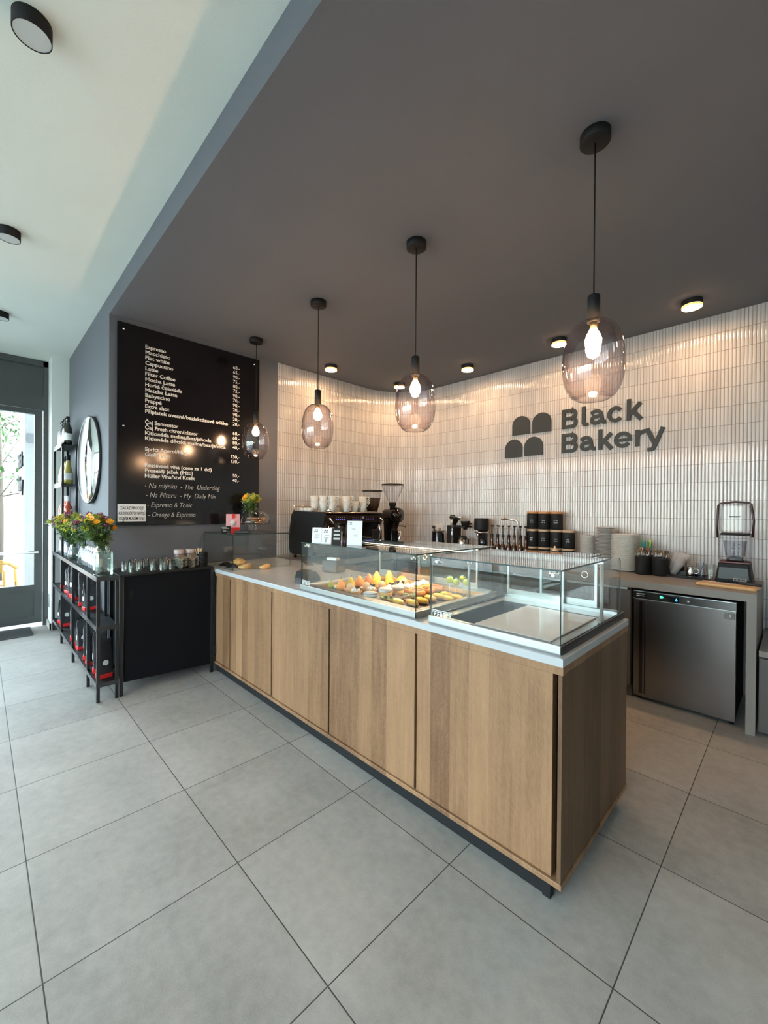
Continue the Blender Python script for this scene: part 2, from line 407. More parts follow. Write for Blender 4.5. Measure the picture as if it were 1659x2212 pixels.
# tiled wall: two straight runs and a rounded corner
def tile_path(s):
    L1 = 3.62-2.33; L2 = .65*PI/2
    if s < L1: return Vector((WX, 2.33+s, 0)), Vector((1, 0, 0))
    if s < L1+L2:
        a = (s-L1)/.65; return Vector((-3.38-.65*math.cos(a), 3.62+.65*math.sin(a), 0)), Vector((math.cos(a), -math.sin(a), 0))
    return Vector((-3.38+s-L1-L2, WY, 0)), Vector((0, -1, 0))
def tile_wall():
    PW, PH = .0236, .151; total = 9.2; n = int(total/PW); vs = []; fs = []; uvs = []; mi = []
    prof = [(-.5, -.0022), (-.46, -.0003), (-.3, .0009), (0, .0016), (.3, .0009), (.46, -.0003), (.5, -.0022)]
    rnd = random.Random(3)
    for r in range(21):
        zt = ZD-.001-r*PH; zb = max(zt-PH, 0)
        if zb <= 0: zb = 0
        for i in range(n):
            c, nr = tile_path((i+.5)*PW); tg = Vector((0, 0, 1)).cross(nr)
            if i > 175+60 and r > 14: pass
            t1 = rnd.gauss(0, .012); t2 = rnd.gauss(0, .0012); base = len(vs)
            for q, d in prof:
                for k, z in enumerate((zt-.0018, zt-.003, zb+.003, zb+.0018)):
                    dd = d+.002+q*PW*t1+(.5-(zt-z)/PH)*PH*t2 
                    p = c+tg*(q*(PW-.0026))+nr*dd; vs.append((p.x, p.y, z)); uvs.append((i+q*.8+.5, r+.5+(z-(zt+zb)/2)/PH*.9))
            for a in range(6):
                for k in range(3):
                    fs.append((base+a*4+k, base+a*4+k+1, base+(a+1)*4+k+1, base+(a+1)*4+k)); mi.append(0)
    m = 200
    for i in range(m+1):
        c, nr = tile_path(total*i/m*.9999); p = c+nr*.0003; vs += [(p.x, p.y, ZD), (p.x, p.y, 0)]; uvs += [(0.5, .5)]*2
    base = len(vs)-2*(m+1)
    for i in range(m): fs.append((base+2*i, base+2*i+1, base+2*i+3, base+2*i+2)); mi.append(1)
    # body behind the tiles
    me = bpy.data.meshes.new('wall_back'); me.from_pydata(vs, [], fs)
    ul = me.uv_layers.new(name='UVMap')
    li = 0
    lv = [0]*len(me.loops); me.loops.foreach_get('vertex_index', lv)
    flat = []
    for v in lv: flat += uvs[v]
    ul.data.foreach_set('uv', flat); me.polygons.foreach_set('material_index', mi)
    me.polygons.foreach_set('use_smooth', [x == 0 for x in mi])
    me.materials.append(TILES); me.materials.append(mat('grout', (.27, .225, .21), .85, 0, .08, 40))
    o = bpy.data.objects.new('wall_back', me); COL.objects.link(o); struct(o)
tile_wall()
b = MB(); b.box(WX-.2, RX, WY, WY+.2, 0, ZC-.17); b.box(WX-.2, WX, 2.331, WY, 0, ZC-.17)
struct(b.build('wall_outer', WHITE_WALL))
# skirting
b = MB(); b.box(-6.12, WX, MY-.014, MY, 0, .085); struct(b.build('baseboard_left', mat('grey_skirting', (.24, .25, .27), .5)))
b = MB(); b.box(-6.12, -6.105, .59, MY-.015, 0, .075); b.box(-6.4, -6.105, .59, .604, 0, .075); struct(b.build('baseboard_entrance', mat('tile_skirting', (.40, .38, .34), .5)))
b = MB(); b.box(WX, WX+.012, MY, 2.33, 0, .085); struct(b.build('baseboard_menu', mat('grey_skirting', (.24, .25, .27), .5)))
# street windows (behind the camera, seen only in reflections)
b = MB(); b.box(-6.6, RX+.1, WIN_Y-.2, WIN_Y, 0, .1); b.box(-6.6, RX+.1, WIN_Y-.2, WIN_Y, 3.0, ZC); b.box(-6.6, -6.1, WIN_Y-.2, WIN_Y, .1, 3.0); b.box(.9, RX+.1, WIN_Y-.2, WIN_Y, .1, 3.0)
struct(b.build('wall_street', WHITE_WALL))
for i in range(4):
    x0 = -6.1+i*1.75; x1 = x0+1.75
    b = MB()
    for bx in ((x0, x0+.055, .1, 3.0), (x1-.055, x1, .1, 3.0), (x0, x1, .1, .16), (x0, x1, 2.94, 3.0), (x0, x1, 2.3, 2.36)): b.box(bx[0], bx[1], WIN_Y-.14, WIN_Y-.06, bx[2], bx[3])
    f = struct(b.build('window_%d' % (i+1), ANTH))
    b = MB(); b.box(x0+.05, x1-.05, WIN_Y-.105, WIN_Y-.1, .14, 2.96); b.build('window_pane', GL, f)
# entrance door with transom, in the left wall
DX = -6.42
def door():
    root = thing('door_1', 'x', 'door', (DX, -.36, 0)); del root['label']; del root['category']; root['kind'] = 'structure'
    off = root.location
    b = MB()
    y1, y0 = .602, -1.32
    b.box(DX-.07, DX, y1-.045, y1, 0, 3.19); b.box(DX-.07, DX, y0, y0+.045, 0, 3.19); b.box(DX-.07, DX, y0, y1, 3.12, 3.19); b.box(DX-.07, DX-.001, y0, y1, 2.60, 2.76)
    b.build('door_frame', ANTH, root, off)
    b = MB(); b.box(DX-.055, DX-.02, y0+.045, y1-.045, 2.76, 3.12); b.build('transom_panel', ANTH, root, off)
    b = MB()
    ly1 = .548; gy1 = .474; ly0 = y0+.05
    z0, z1 = .05, 2.592
    b.box(DX-.05, DX+.012, gy1, ly1, z0, z1); b.box(DX-.05, DX+.012, ly0, ly0+.075, z0, z1)
    b.box(DX-.05, DX+.0119, ly0+.075, gy1, 2.538, z1); b.box(DX-.05, DX+.0119, ly0+.075, gy1, .43, .503); b.box(DX-.05, DX+.0119, ly0+.075, gy1, z0, .13)
    b.box(DX-.04, DX, ly0+.075, gy1, .13, .43)
    lf = b.build('door_leaf', ANTH, root, off)
    b = MB(); b.box(DX-.03, DX-.02, ly0+.075, gy1, .503, 2.538); b.build('door_pane', GL, lf, off)
    b = MB(); b.tube([(DX+.06, ly0+.05, .90), (DX+.06, .51, .895)], .016, 12)
    b.tube([(DX+.012, .50, .895), (DX+.06, .50, .895)], .011, 8); b.tube([(DX+.012, ly0+.06, .90), (DX+.06, ly0+.06, .90)], .011, 8)
    b.build('door_handle', CHROME, lf, off)
door()
# ============================================================ OUTSIDE, through the door
b = MB(); b.box(-40, -6.45, -30, 30, -.14, -.04); b.box(-6.45, 12, -30, WIN_Y-.2, -.14, -.04)
struct(b.build('floor', mat('street_paving', (.20, .205, .205), .8, 0, .1, 2)))
b = MB(); b.box(-9.4, -8.3, .50, .95, -.04, 3.6); struct(b.build('wall_outside', mat('outside_render', (.30, .31, .31), .8)))
t = thing('outside_sign', 'small grey plate sign high on the pale pillar outside the glass door', 'sign', (-8.29, .62, 2.5))
b = MB(); b.box(-8.299, -8.285, .53, .71, 2.42, 2.56); b.build('plate', mat('grey_plate', (.16, .17, .19), .5), t, t.location)
t = thing('outside_letters', 'dark raised shop name letters on the pale wall outside the door', 'sign', (-8.8, .50, 2.0))
text_mesh('letters_upper', [('Black', -9.3, 2.08, .33, .80, 'L')], BLACKM, t, (1, 0, 0), (0, 0, 1), (0, .499, 0), t.location, .02, .02)
text_mesh('letters_lower', [('Bakery', -9.3, 1.70, .33, .85, 'L')], BLACKM, t, (1, 0, 0), (0, 0, 1), (0, .499, 0), t.location, .02, .02)
def tree(x, y, h, seed, label):
    rnd = random.Random(seed); t = thing('street_tree', label, 'tree', (x, y, -.04), 0)
    b = MB(); b.tube([(0, 0, 0), (.03, .02, h*.3), (-.02, .01, h*.55), (.02, 0, h*.8)], .06, 8, taper=[1, .8, .6, .25])
    tips = []
    for i in range(16):
        a = rnd.uniform(0, 2*PI); z = h*rnd.uniform(.38, .75); L = h*rnd.uniform(.15, .28)
        e = Vector((math.cos(a)*L, math.sin(a)*L, z+L*rnd.uniform(.2, .9))); b.tube([(0, 0, z), e*.5+Vector((0, 0, z*.5)), e], .018, 5, taper=[1, .7, .3]); tips.append(e)
    b.build('trunk', mat('bark', (.09, .07, .05), .8, 0, .2, 20), t)
    b = MB()
    for e in tips:
        for k in range(70):
            p = e+Vector((rnd.gauss(0, .20), rnd.gauss(0, .20), rnd.gauss(0, .2)))
            b.leaf(p, (rnd.uniform(-1, 1), rnd.uniform(-1, 1), rnd.uniform(-.6, .6)), .11, .06)
    b.build('foliage', mat('tree_leaf', (.05, .13, .03), .5, 0, .3, 3), t)
b = MB(); b.box(-8.0, -6.6, -6, 6, 3.25, 3.5); struct(b.build('ceiling_outside', mat('outside_soffit', (.45, .45, .44), .8)))
tree(-11.2, .30, 4.3, 2, 'slender young tree with open foliage outside the glass door')
rnd = random.Random(5)
for i, (x, y) in enumerate([(-13.2, .1), (-14.2, 1.3), (-13.6, -1.3)]):
    t = thing('green_shrub', ['low green shrub across the path, in the middle of the door pane', 'low green shrub half hidden by the pale pillar outside', 'low green shrub at the left edge of the door pane'][i], 'shrub', (x, y, -.04), 0)
    b = MB()
    for k in range(420):
        a = rnd.uniform(0, 2*PI); e = rnd.uniform(0, PI/2); R = .5*rnd.uniform(.75, 1)
        p = Vector((math.cos(a)*math.cos(e)*R, math.sin(a)*math.cos(e)*R, math.sin(e)*R*1.3))
        b.leaf(p, p+Vector((0, 0, .2)), .1, .06)
    b.build('foliage', mat('shrub_leaf', (.04, .11, .03), .5, 0, .3, 3), t)
    b = MB(); b.tube([(0, 0, 0), (.02, 0, .3)], .02); b.build('stem', mat('bark', (.09, .07, .05), .8), t)
t = thing('sandwich_board', 'pale green standing advertising board on tripod legs outside the door', 'sign', (-9.3, -.16, -.04))
b = MB(); b.box(-.02, .02, -.32, .18, 1.0, 1.62); b.build('panel', mat('pale_green_board', (.22, .34, .32), .6), t)
for q in ((.15, .19), (.15, -.30), (-.25, -.05)):
    b = MB(); b.tube([(0, q[1]*.35, 1.66), (q[0]*1.6, q[1]*1.5, 0)], .022, 8); b.build('leg', mat('board_leg', (.22, .21, .21), .5), t)
# yellow terrace chair outside
def chair_yellow(name_lab, loc, rz):
    t = thing('terrace_chair', name_lab, 'chair', loc, rz, None); Y = mat('mustard_plastic', (.50, .26, .05), .45)
    b = MB(); b.box(-.22, .22, -.22, .22, .43, .455, bevel=.01); b.build('seat', Y, t)
    b = MB(); pts = []
    for i in range(9):
        a = PI*i/8; pts.append((-.24*math.cos(a)*1.05, .20+.07*math.sin(a), .74))
    b.tube([(-.25, -.12, .64)]+pts+[(.25, -.12, .64)], .025, 8); b.prism([(-.22, .62), (.22, .62), (.22, .78), (-.22, .78)], .235, .26, 'XZ'); b.build('backrest', Y, t)
    for sx in (-1, 1):
        for sy in (-1, 1):
            b = MB(); b.tube([(sx*.21, sy*.19, .64 if 1 else .44), (sx*.25, sy*.23, 0)], .02, 8); b.build('leg', Y, t)
chair_yellow('mustard yellow plastic terrace chair outside the glass door', (-7.55, .10, -.04), -1.9)
t = thing('terrace_table', 'small blue-grey terrace table outside behind the yellow chair', 'table', (-8.2, -.25, -.04))
b = MB(); b.cyl(.35, .72, .745, seg=32); b.build('table_top', mat('blue_table', (.10, .28, .38), .5), t)
b = MB(); b.cyl(.03, 0, .72); b.build('leg', BLACKM, t)
# door mat
t = thing('door_mat', 'dark grey ribbed door mat lying in front of the glass door', 'doormat', (-6.15, -.1, 0))
b = MB(); b.box(-6.40, -5.98, -.9, .44, 0, .012, bevel=.004)
for i in range(40): b.box(-6.385+i*.0098, -6.380+i*.0098, -.88, .42, .012, .015)
b.build('mat', mat('ribbed_mat', (.06, .062, .065), .9, 0, .2, 80), t, t.location)
# outlet on the white pillar
t = thing('wall_socket', 'grey double wall socket low on the white pillar beside the door', 'socket', (-6.30, .603, .31))
b = MB(); b.box(-6.345, -6.255, .594, .604, .24, .39, bevel=.003); b.build('cover', mat('socket_grey', (.30, .34, .34), .4), t, t.location)
b = MB()
b.bm.free()
for z in (.275, .35):
    b = MB(); b.lathe([(.018, 0), (.02, .002), (.018, .003), (.012, .001)], 16, M=Matrix.Translation((-6.30, .594, z)) @ Matrix.Rotation(PI/2, 4, 'X')); b.build('insert', BLACKP, t, t.location)

# ============================================================ MIRROR AND MENU BOARD
t = thing('round_mirror', 'large round wall mirror with thin dark frame beside the tall bottle rack', 'mirror', (-4.70, MY-.022, 1.876), .05)
MR = .40
b = MB(); b.lathe([(0, 0), (MR, 0), (MR, .006), (0, .006)], 72, M=Matrix.Translation((0, -.012, 0)) @ Matrix.Rotation(PI/2, 4, 'X'))
b.build('mirror_glass', mat('mirror_silver', (.9, .92, .92), .01, 1, 0), t)
b = MB(); b.lathe([(MR-.006, 0), (MR-.006, .017), (MR+.004, .021), (MR+.010, .017), (MR+.010, 0)], 72, M=Matrix.Rotation(PI/2, 4, 'X'), cap=False)
b.build('frame', BLACK, t)

t = thing('menu_board', 'large black glossy menu board with white lettering on the grey wall', 'menu board', (WX, 1.463, 2.135))
off = t.location
b = MB(); b.box(WX+.012, WX+.020, .822, 2.104, 1.278, 2.992); b.build('panel', BLACKG, t, off)
b = MB()
for y, z in ((.867, 2.937), (2.045, 2.937), (.869, 2.122), (.866, 1.318), (2.045, 1.318), (2.045, 2.122)):
    b = MB(); b.lathe([(.009, 0), (.009, .027), (.005, .030), (0, .030)], 14, M=Matrix.Translation((WX, y, z)) @ Matrix.Rotation(PI/2, 4, 'Y'))
    b.build('standoff_screw', CHROME, t, off)
names = ['Espresso', 'Macchiato', 'Flat white', 'Cappuccino', 'Latte', 'Filter Coffee', 'Mocha Latte', 'Horká čokoláda', 'Matcha Latte', 'Babyccino', 'Frappé', 'Extra shot', 'Příplatek ovesné/bezlaktózové mléko', None, 'Čaj Sonnentor', 'Čaj Fresh citron/zázvor', 'Kitlonáda malina/bez/jahoda', 'Kitlonáda dětská malina/bez/jahoda', None, 'Spritz Aperol/Hugo', 'Gin&Tonic', None, 'Rozlévaná vína (cena za 1 dcl)', 'Proseklý ježek (frízo)', 'Müller Vinařství Kosík']
ends = [1.197, 1.233, 1.227, 1.258, 1.134, 1.276, 1.274, 1.332, 1.293, 1.233, 1.163, 1.227, 1.768, 0, 1.305, 1.48, 1.604, 1.746, 0, 1.404, 1.232, 0, 1.609, 1.435, 1.454]
WT = mat('white_lettering', (.78, .78, .76), .5, 0, 0)
lines = []
for i, (s_, e_) in enumerate(zip(names, ends)):
    if s_: lines.append((s_, 1.031, 2.819-i*(2.819-1.695)/24, .046, e_-1.031, 'L'))
for l_ in lines: text_mesh('menu_line', [l_], WT, t, (0, 1, 0), (0, 0, 1), (WX+.0202, 0, 0), off, .0006, .028)
pr = ['60', '65', '90', '75', '80', '75', '90', '70', '90', '20', '90', '20', '20', None, '60', '60', '80', '40', None, '130', '130', None, None, '50', '40']
lines = [(p+',-', 1.888, 2.835-i*(2.835-1.698)/24, .047, None, 'R') for i, p in enumerate(pr) if p]
for l_ in lines: text_mesh('menu_price', [l_], WT, t, (0, 1, 0), (0, 0, 1), (WX+.0202, 0, 0), off, .0006, .012)
hand = [('- Na mlýnku  - The  Underdog', 1.031, 1.607, .062, 1.69-1.031, 'L'), ('- Na Filteru  - My  Daily Mix', 1.040, 1.524, .062, 1.655-1.04, 'L'), ('- Espresso & Tonic', 1.052, 1.437, .062, 1.429-1.052, 'L'), ('- Orange & Espresso', 1.061, 1.350, .062, 1.46-1.061, 'L')]
for l_ in hand: text_mesh('chalk_line', [l_], mat('chalk_white', (.55, .55, .53), .8, 0, .1), t, (0, 1, 0), (0, 0, 1), (WX+.0202, 0, 0), off, .0004, -.012, .22)
t = thing('notice_plate', 'small white notice plate with black Czech lettering on lower menu board corner', 'sign', (WX, .933, 1.386))
b = MB(); b.box(WX+.0205, WX+.0235, .828, 1.040, 1.313, 1.461, bevel=.001); b.build('plate', WPAPER, t, t.location)
for l_ in [('ZÁKAZ PRODEJE', .934, 1.415, .038, .175, 'C'), ('ALKOHOLICKÝCH NÁPOJŮ', .934, 1.371, .036, .20, 'C'), ('OSOBÁM MLADŠÍM 18 LET', .934, 1.327, .036, .195, 'C')]: text_mesh('notice_line', [l_], BLACKM, t, (0, 1, 0), (0, 0, 1), (WX+.0236, 0, 0), t.location, .0005, .01)

# ============================================================ LOGO ON THE TILES
LG = mat('logo_charcoal', (.018, .022, .022), .55)
t = thing('wall_logo', 'dark raised shop logo of four arches with two lines of letters on tiles', 'logo', (-1.6, WY, 2.25))
off = t.location; LY0, LY1 = WY-.0035, WY-.018
for (x0, x1, z0, z1) in ((-2.266, -2.061, 2.269, 2.474), (-2.034, -1.828, 2.266, 2.475), (-2.352, -2.148, 2.023, 2.225), (-2.122, -1.916, 2.028, 2.229)):
    r = (x1-x0)/2; cx = (x0+x1)/2; cz = z1-r
    poly = [(x0, z0), (x1, z0), (x1, cz)]+[(cx+r*math.cos(a*PI/20), cz+r*math.sin(a*PI/20)) for a in range(1, 20)]+[(x0, cz)]
    b = MB(); b.prism(poly, LY1, LY0, 'XZ'); b.build('arch', LG, t, off)
SW = .034
RK = [0]
def ribbon(b, pts, w=SW, closed=False):
    RK[0] += 1; fy = LY1-.00015*(RK[0] % 4)
    P = [Vector((p[0], p[1])) for p in pts]; n = len(P); L = []; R = []
    for i in range(n):
        a = P[i]-P[i-1] if (i > 0 or closed) else P[i+1]-P[i]; c = (P[(i+1) % n]-P[i]) if (i < n-1 or closed) else a
        a = a.normalized(); c = c.normalized(); m = (a+c).normalized(); nn = Vector((-m.y, m.x)); k = 1/max(.5, nn.dot(Vector((-a.y, a.x))))
        L.append(P[i]+nn*w/2*k); R.append(P[i]-nn*w/2*k)
    m_ = n if closed else n-1
    fv = [[b.bm.verts.new((q.x, y, q.y)) for q in S] for S in (L, R) for y in (fy, LY0)]
    lf, lb, rf, rb = fv
    for i in range(m_):
        j = (i+1) % n
        for q in ((lf[i], lf[j], rf[j], rf[i]), (lb[i], rb[i], rb[j], lb[j]), (lf[i], lb[i], lb[j], lf[j]), (rf[i], rf[j], rb[j], rb[i])): b.bm.faces.new(q)
    if not closed:
        b.bm.faces.new((lf[0], rf[0], rb[0], lb[0])); b.bm.faces.new((lf[-1], lb[-1], rb[-1], rf[-1]))
def arc(cx, cy, rx, ry, a0, a1, n=14): return [(cx+rx*math.cos(math.radians(a0+(a1-a0)*i/n)), cy+ry*math.sin(math.radians(a0+(a1-a0)*i/n))) for i in range(n+1)]
def letter(ch, x0, x1, z):
    b = MB(); C, XH, h = .196, .150, SW/2; W = x1-x0
    if ch == 'B':
        r1 = (C/2-h)/2+.004; zb = z+h; zm = z+C*.52; zt = z+C-h
        ribbon(b, [(x0+h, z), (x0+h, z+C)])
        ribbon(b, [(x0+h, zt), (x1-.055, zt)]+arc(x1-.055, (zt+zm)/2, .035, (zt-zm)/2, 90, -90)+[(x0+h, zm)])
        ribbon(b, [(x0+h, zm), (x1-.055, zm)]+arc(x1-.055, (zb+zm)/2, .038, (zm-zb)/2, 90, -90)+[(x0+h, zb)])
    if ch == 'l': ribbon(b, [(x0+h, z+C), (x0+h, z+.04)]+arc(x0+h+.022, z+.036, .022, .036-h, 180, 262, 6)+[(x1, z+h)])
    if ch == 'a':
        cx = (x0+x1)/2-.006; xr = x1-.030
        ribbon(b, [(x0+.012, z+XH-.042)]+arc((x0+xr)/2, z+XH-.052, (xr-x0)/2-.012, .052-h, 160, 0)+[(xr, z+.03)]+arc(xr+.016, z+.030, .016, .030-h, 180, 265, 5)+[(x1, z+h)])
        ribbon(b, [(xr, z+.088), (x0+.06, z+.080)]+arc(x0+.050, z+.049, .033, .049-h, 95, 270)+[(x0+.07, z+h+.002), (xr-.012, z+.035), (xr, z+.055)])
    if ch == 'c': ribbon(b, arc((x0+x1)/2, z+XH/2, W/2-h, XH/2-h, 38, 322, 22))
    if ch == 'k':
        ribbon(b, [(x0+h, z), (x0+h, z+C)]); ribbon(b, [(x0+h, z+.046), (x1-.018, z+XH)], SW*1.04); ribbon(b, [(x0+.052, z+.082), (x1-.014, z)], SW*1.1)
    if ch == 'e':
        ribbon(b, arc((x0+x1)/2, z+XH/2, W/2-h, XH/2-h, 0, 322, 24)); ribbon(b, [(x0+h, z+XH/2-.004), (x1-.001, z+XH/2-.004)], SW*.8)
    if ch == 'r':
        ribbon(b, [(x0+h, z), (x0+h, z+XH)]); ribbon(b, [(x0+h, z+.085)]+arc(x1, z+.078, x1-x0-h, XH-.078-h, 170, 90, 8))
    if ch == 'y':
        ribbon(b, [(x0+.012, z+XH), (x0+.072, z+.012)], SW*1.06); ribbon(b, [(x1-.014, z+XH), (x0+.078, z+.004), (x0+.062, z-.025)]+arc(x0+.040, z-.020, .024, .018, -30, -95, 5)+[(x0+.018, z-.038)], SW*.98)
    b.build('letter_'+ch.lower(), LG, t, off)
for ch, xa, xb, zz in (('B', -1.717, -1.563, 2.268), ('l', -1.523, -1.461, 2.268), ('a', -1.446, -1.304, 2.268), ('c', -1.291, -1.148, 2.268), ('k', -1.126, -.996, 2.268),
                       ('B', -1.717, -1.561, 2.022), ('a', -1.539, -1.397, 2.022), ('k', -1.367, -1.236, 2.022), ('e', -1.231, -1.080, 2.022), ('r', -1.055, -.968, 2.022), ('y', -.975, -.828, 2.022)):
    letter(ch, xa, xb, zz)

# ============================================================ LAMPS

def pendant(loc, label):
    t = thing('pendant_lamp', label, 'pendant lamp', loc, 0, 'pendant lamps over the counter')
    b = MB(); b.lathe([(0, 0), (.060, 0), (.060, -.035), (.056, -.038), (0, -.038)], 40); b.build('canopy', BLACKM, t)
    b = MB(); b.tube([(0, 0, -.038), (0, 0, -.69)], .0032, 8); b.build('cable', BLACKM, t)
    b = MB(); b.lathe([(0, -.685), (.022, -.685), (.025, -.690), (.025, -.80), (.0, -.80)], 28); b.build('lamp_holder', BLACKM, t)
    b = MB(); b.lathe([(.014, -.80), (.014, -.828), (0, -.828)], 20); b.build('lamp_socket', mat('socket_brass', (.45, .32, .18), .35, .8), t)
    H = -.795
    pr = [(.024, H), (.040, H-.002), (.062, H-.010), (.082, H-.026), (.099, H-.052), (.111, H-.088), (.119, H-.13), (.1225, H-.175), (.1215, H-.22), (.115, H-.262), (.103, H-.295), (.086, H-.319), (.070, H-.331), (.063, H-.334)]
    inner = [(r-.0025, z) for r, z in reversed(pr)]
    b = MB(); b.lathe(pr, 48, cap=False); b.build('glass_shade', SMOKE, t)
    b = MB(); b.lathe([(.013, -.826), (.018, -.838), (.027, -.855), (.033, -.876), (.031, -.897), (.020, -.912), (0, -.917)], 24); b.build('bulb', emat('warm_bulb', (1, .62, .33), 72), t)
    return t
p0 = pendant((-.624, 1.868, ZD), 'smoked glass pendant lamp nearest the camera, above the empty display case')
for x, lab in ((-1.629, 'second smoked glass pendant from the right, above the pastry case'), (-2.627, 'third smoked glass pendant from the right, in front of the cream tiles'), (-3.624, 'farthest smoked glass pendant lamp, hanging before the menu board')):
    dup(p0, (x, 1.868, ZD), 0, lab)
def downlight(loc, label):
    t = thing('ceiling_spotlight', label, 'ceiling light', loc, 0, 'lit surface spotlights along the tiled wall')
    b = MB(); b.lathe([(.068, 0), (.068, -.036), (.064, -.038), (.062, -.034), (.062, -.02)], 40, cap=False); b.build('ring', BLACKM, t)
    b = MB(); b.lathe([(0, -.0515), (.0635, -.0515)], 40, cap=False); b.build('diffuser', emat('warm_diffuser', (1, .60, .32), 52), t)
    b = MB(); b.lathe([(.066, -.038), (.066, -.050), (.0635, -.052)], 40, cap=False); b.build('glowing_rim', emat('amber_rim', (1, .42, .12), .55), t)
    return t
d0 = downlight((-.585, 3.86, ZD), 'lit round ceiling spotlight nearest the right edge, over the blender')
for x, y, lab in ((-1.59, 3.86, 'lit round ceiling spotlight beside the nearest pendant shade, over the jars'), (-2.60, 3.86, 'lit round ceiling spotlight between two pendants, over the drip coffee maker'), (-3.58, 3.80, 'lit ceiling spotlight in the rounded corner behind a pendant'), (-3.69, 2.80, 'lit ceiling spotlight over the espresso machine, far left of the row')):
    dup(d0, (x, y, ZD), 0, lab)
def ceil_lamp(loc, label):
    t = thing('ceiling_lamp', label, 'ceiling light', loc, 0, 'unlit lamps on the white ceiling')
    b = MB(); b.lathe([(.058, 0), (.058, -.056), (.055, -.056), (.055, -.052)], 56, cap=False); b.build('housing', BLACKM, t)
    b = MB(); b.lathe([(0, -.054), (.0548, -.054)], 56, cap=False); b.build('diffuser', mat('frosted_diffuser', (.60, .63, .62), .5), t)
    return t
c0 = ceil_lamp((-1.975, .136, ZC), 'black round ceiling lamp largest of three, at top left of white ceiling')
dup(c0, (-3.56, .135, ZC), 0, 'black round ceiling lamp, middle of three on the white ceiling')
dup(c0, (-5.11, .14, ZC), 0, 'black round ceiling lamp farthest of three, nearest the entrance door')

# ============================================================ SERVICE COUNTER
CY, CB, CX0, CX1, CT = 1.477, 2.275, -3.612, -.584, .90
t = thing('service_counter', 'oak fronted service counter standing on the tiled floor under the white worktop', 'counter', (-2.1, 1.9, 0))
off = t.location
b = MB(); b.box(CX0+.03, -1.19, CY+.06, CB-.03, .072, .862); b.box(-1.19, CX1-.03, CY+.06, CB-.03, .072, .74); b.box(-1.19, CX1-.03, CB-.06, CB-.03, .74, .862); b.build('body', BLACKM, t, off)
b = MB(); b.box(CX0, CX1, CY+.004, CY+.03, .838, .868, bevel=.002); b.box(CX1-.03, CX1-.002, CY+.03, CB-.002, .842, .868); b.build('top_rail', OAK, t, off)
b = MB(); b.box(CX0, CX1, CY+.002, CY+.05, .068, .090, bevel=.003); b.box(CX1-.05, CX1, CY+.05, CB, .068, .090, bevel=.002); b.build('bottom_rail', OAK, t, off)
edges = [-3.606, -3.322, -2.642, -1.966, -1.283, -.618]
for a, z in zip(edges, edges[1:]):
    b = MB(); b.box(a+.007, z-.007, CY+.014, CY+.055, .090, .838, bevel=.002); b.build('front_panel', OAK, t, off)
b = MB(); b.box(CX1-.020, CX1-.004, CY+.008, CB-.004, .090, .842, bevel=.003); b.build('end_panel', oak('oak_end_shaded', .5), t, off)  # same oak as the front, with the end's shade put into its colour
b = MB(); b.box(CX0+.01, -.66, CY+.020, CY+.035, .006, .068); b.build('plinth', BLACKM, t, off)
for x in (-.645, CX0+.03):
    b = MB(); b.box(x-.015, x+.015, CY+.019, CY+.052, 0, .068); b.build('foot', BLACKM, t, off)
for x in (-.645, CX0+.03):
    b = MB(); b.box(x-.015, x+.015, CB-.08, CB-.05, 0, .068); b.build('foot', BLACKM, t, off)
b = MB(); b.box(CX1+.0 -.010, CX1+.0-.003, CY-0+.004, CY+.012, .09, .838); b.build('corner_strip', MATS['oak_end_shaded'], t, off)
b = MB()
# worktop slab with cut-outs for the two display wells
b.prism([(WX+.002, CY+.08), (CX0-.0, CY), (CX1, CY), (CX1, CB), (-1.6, CB), (-3.0, 2.33), (WX+.002, 2.33)], .868, CT, 'XY', bevel=.003)
wt = tag(b.build('worktop', QUARTZ), 'long white stone worktop with rounded edge lying on the oak counter', 'worktop')
b = MB(); b.box(-1.168, -.662, 1.562, 2.103, .8, 1.0); cut = b.build('cutter', QUARTZ)
md = wt.modifiers.new('well', 'BOOLEAN'); md.object = cut; md.operation = 'DIFFERENCE'; md.solver = 'EXACT'
dg = bpy.context.evaluated_depsgraph_get(); me_ = bpy.data.meshes.new_from_object(wt.evaluated_get(dg)); wt.modifiers.clear(); wt.data = me_
bpy.data.objects.remove(cut)

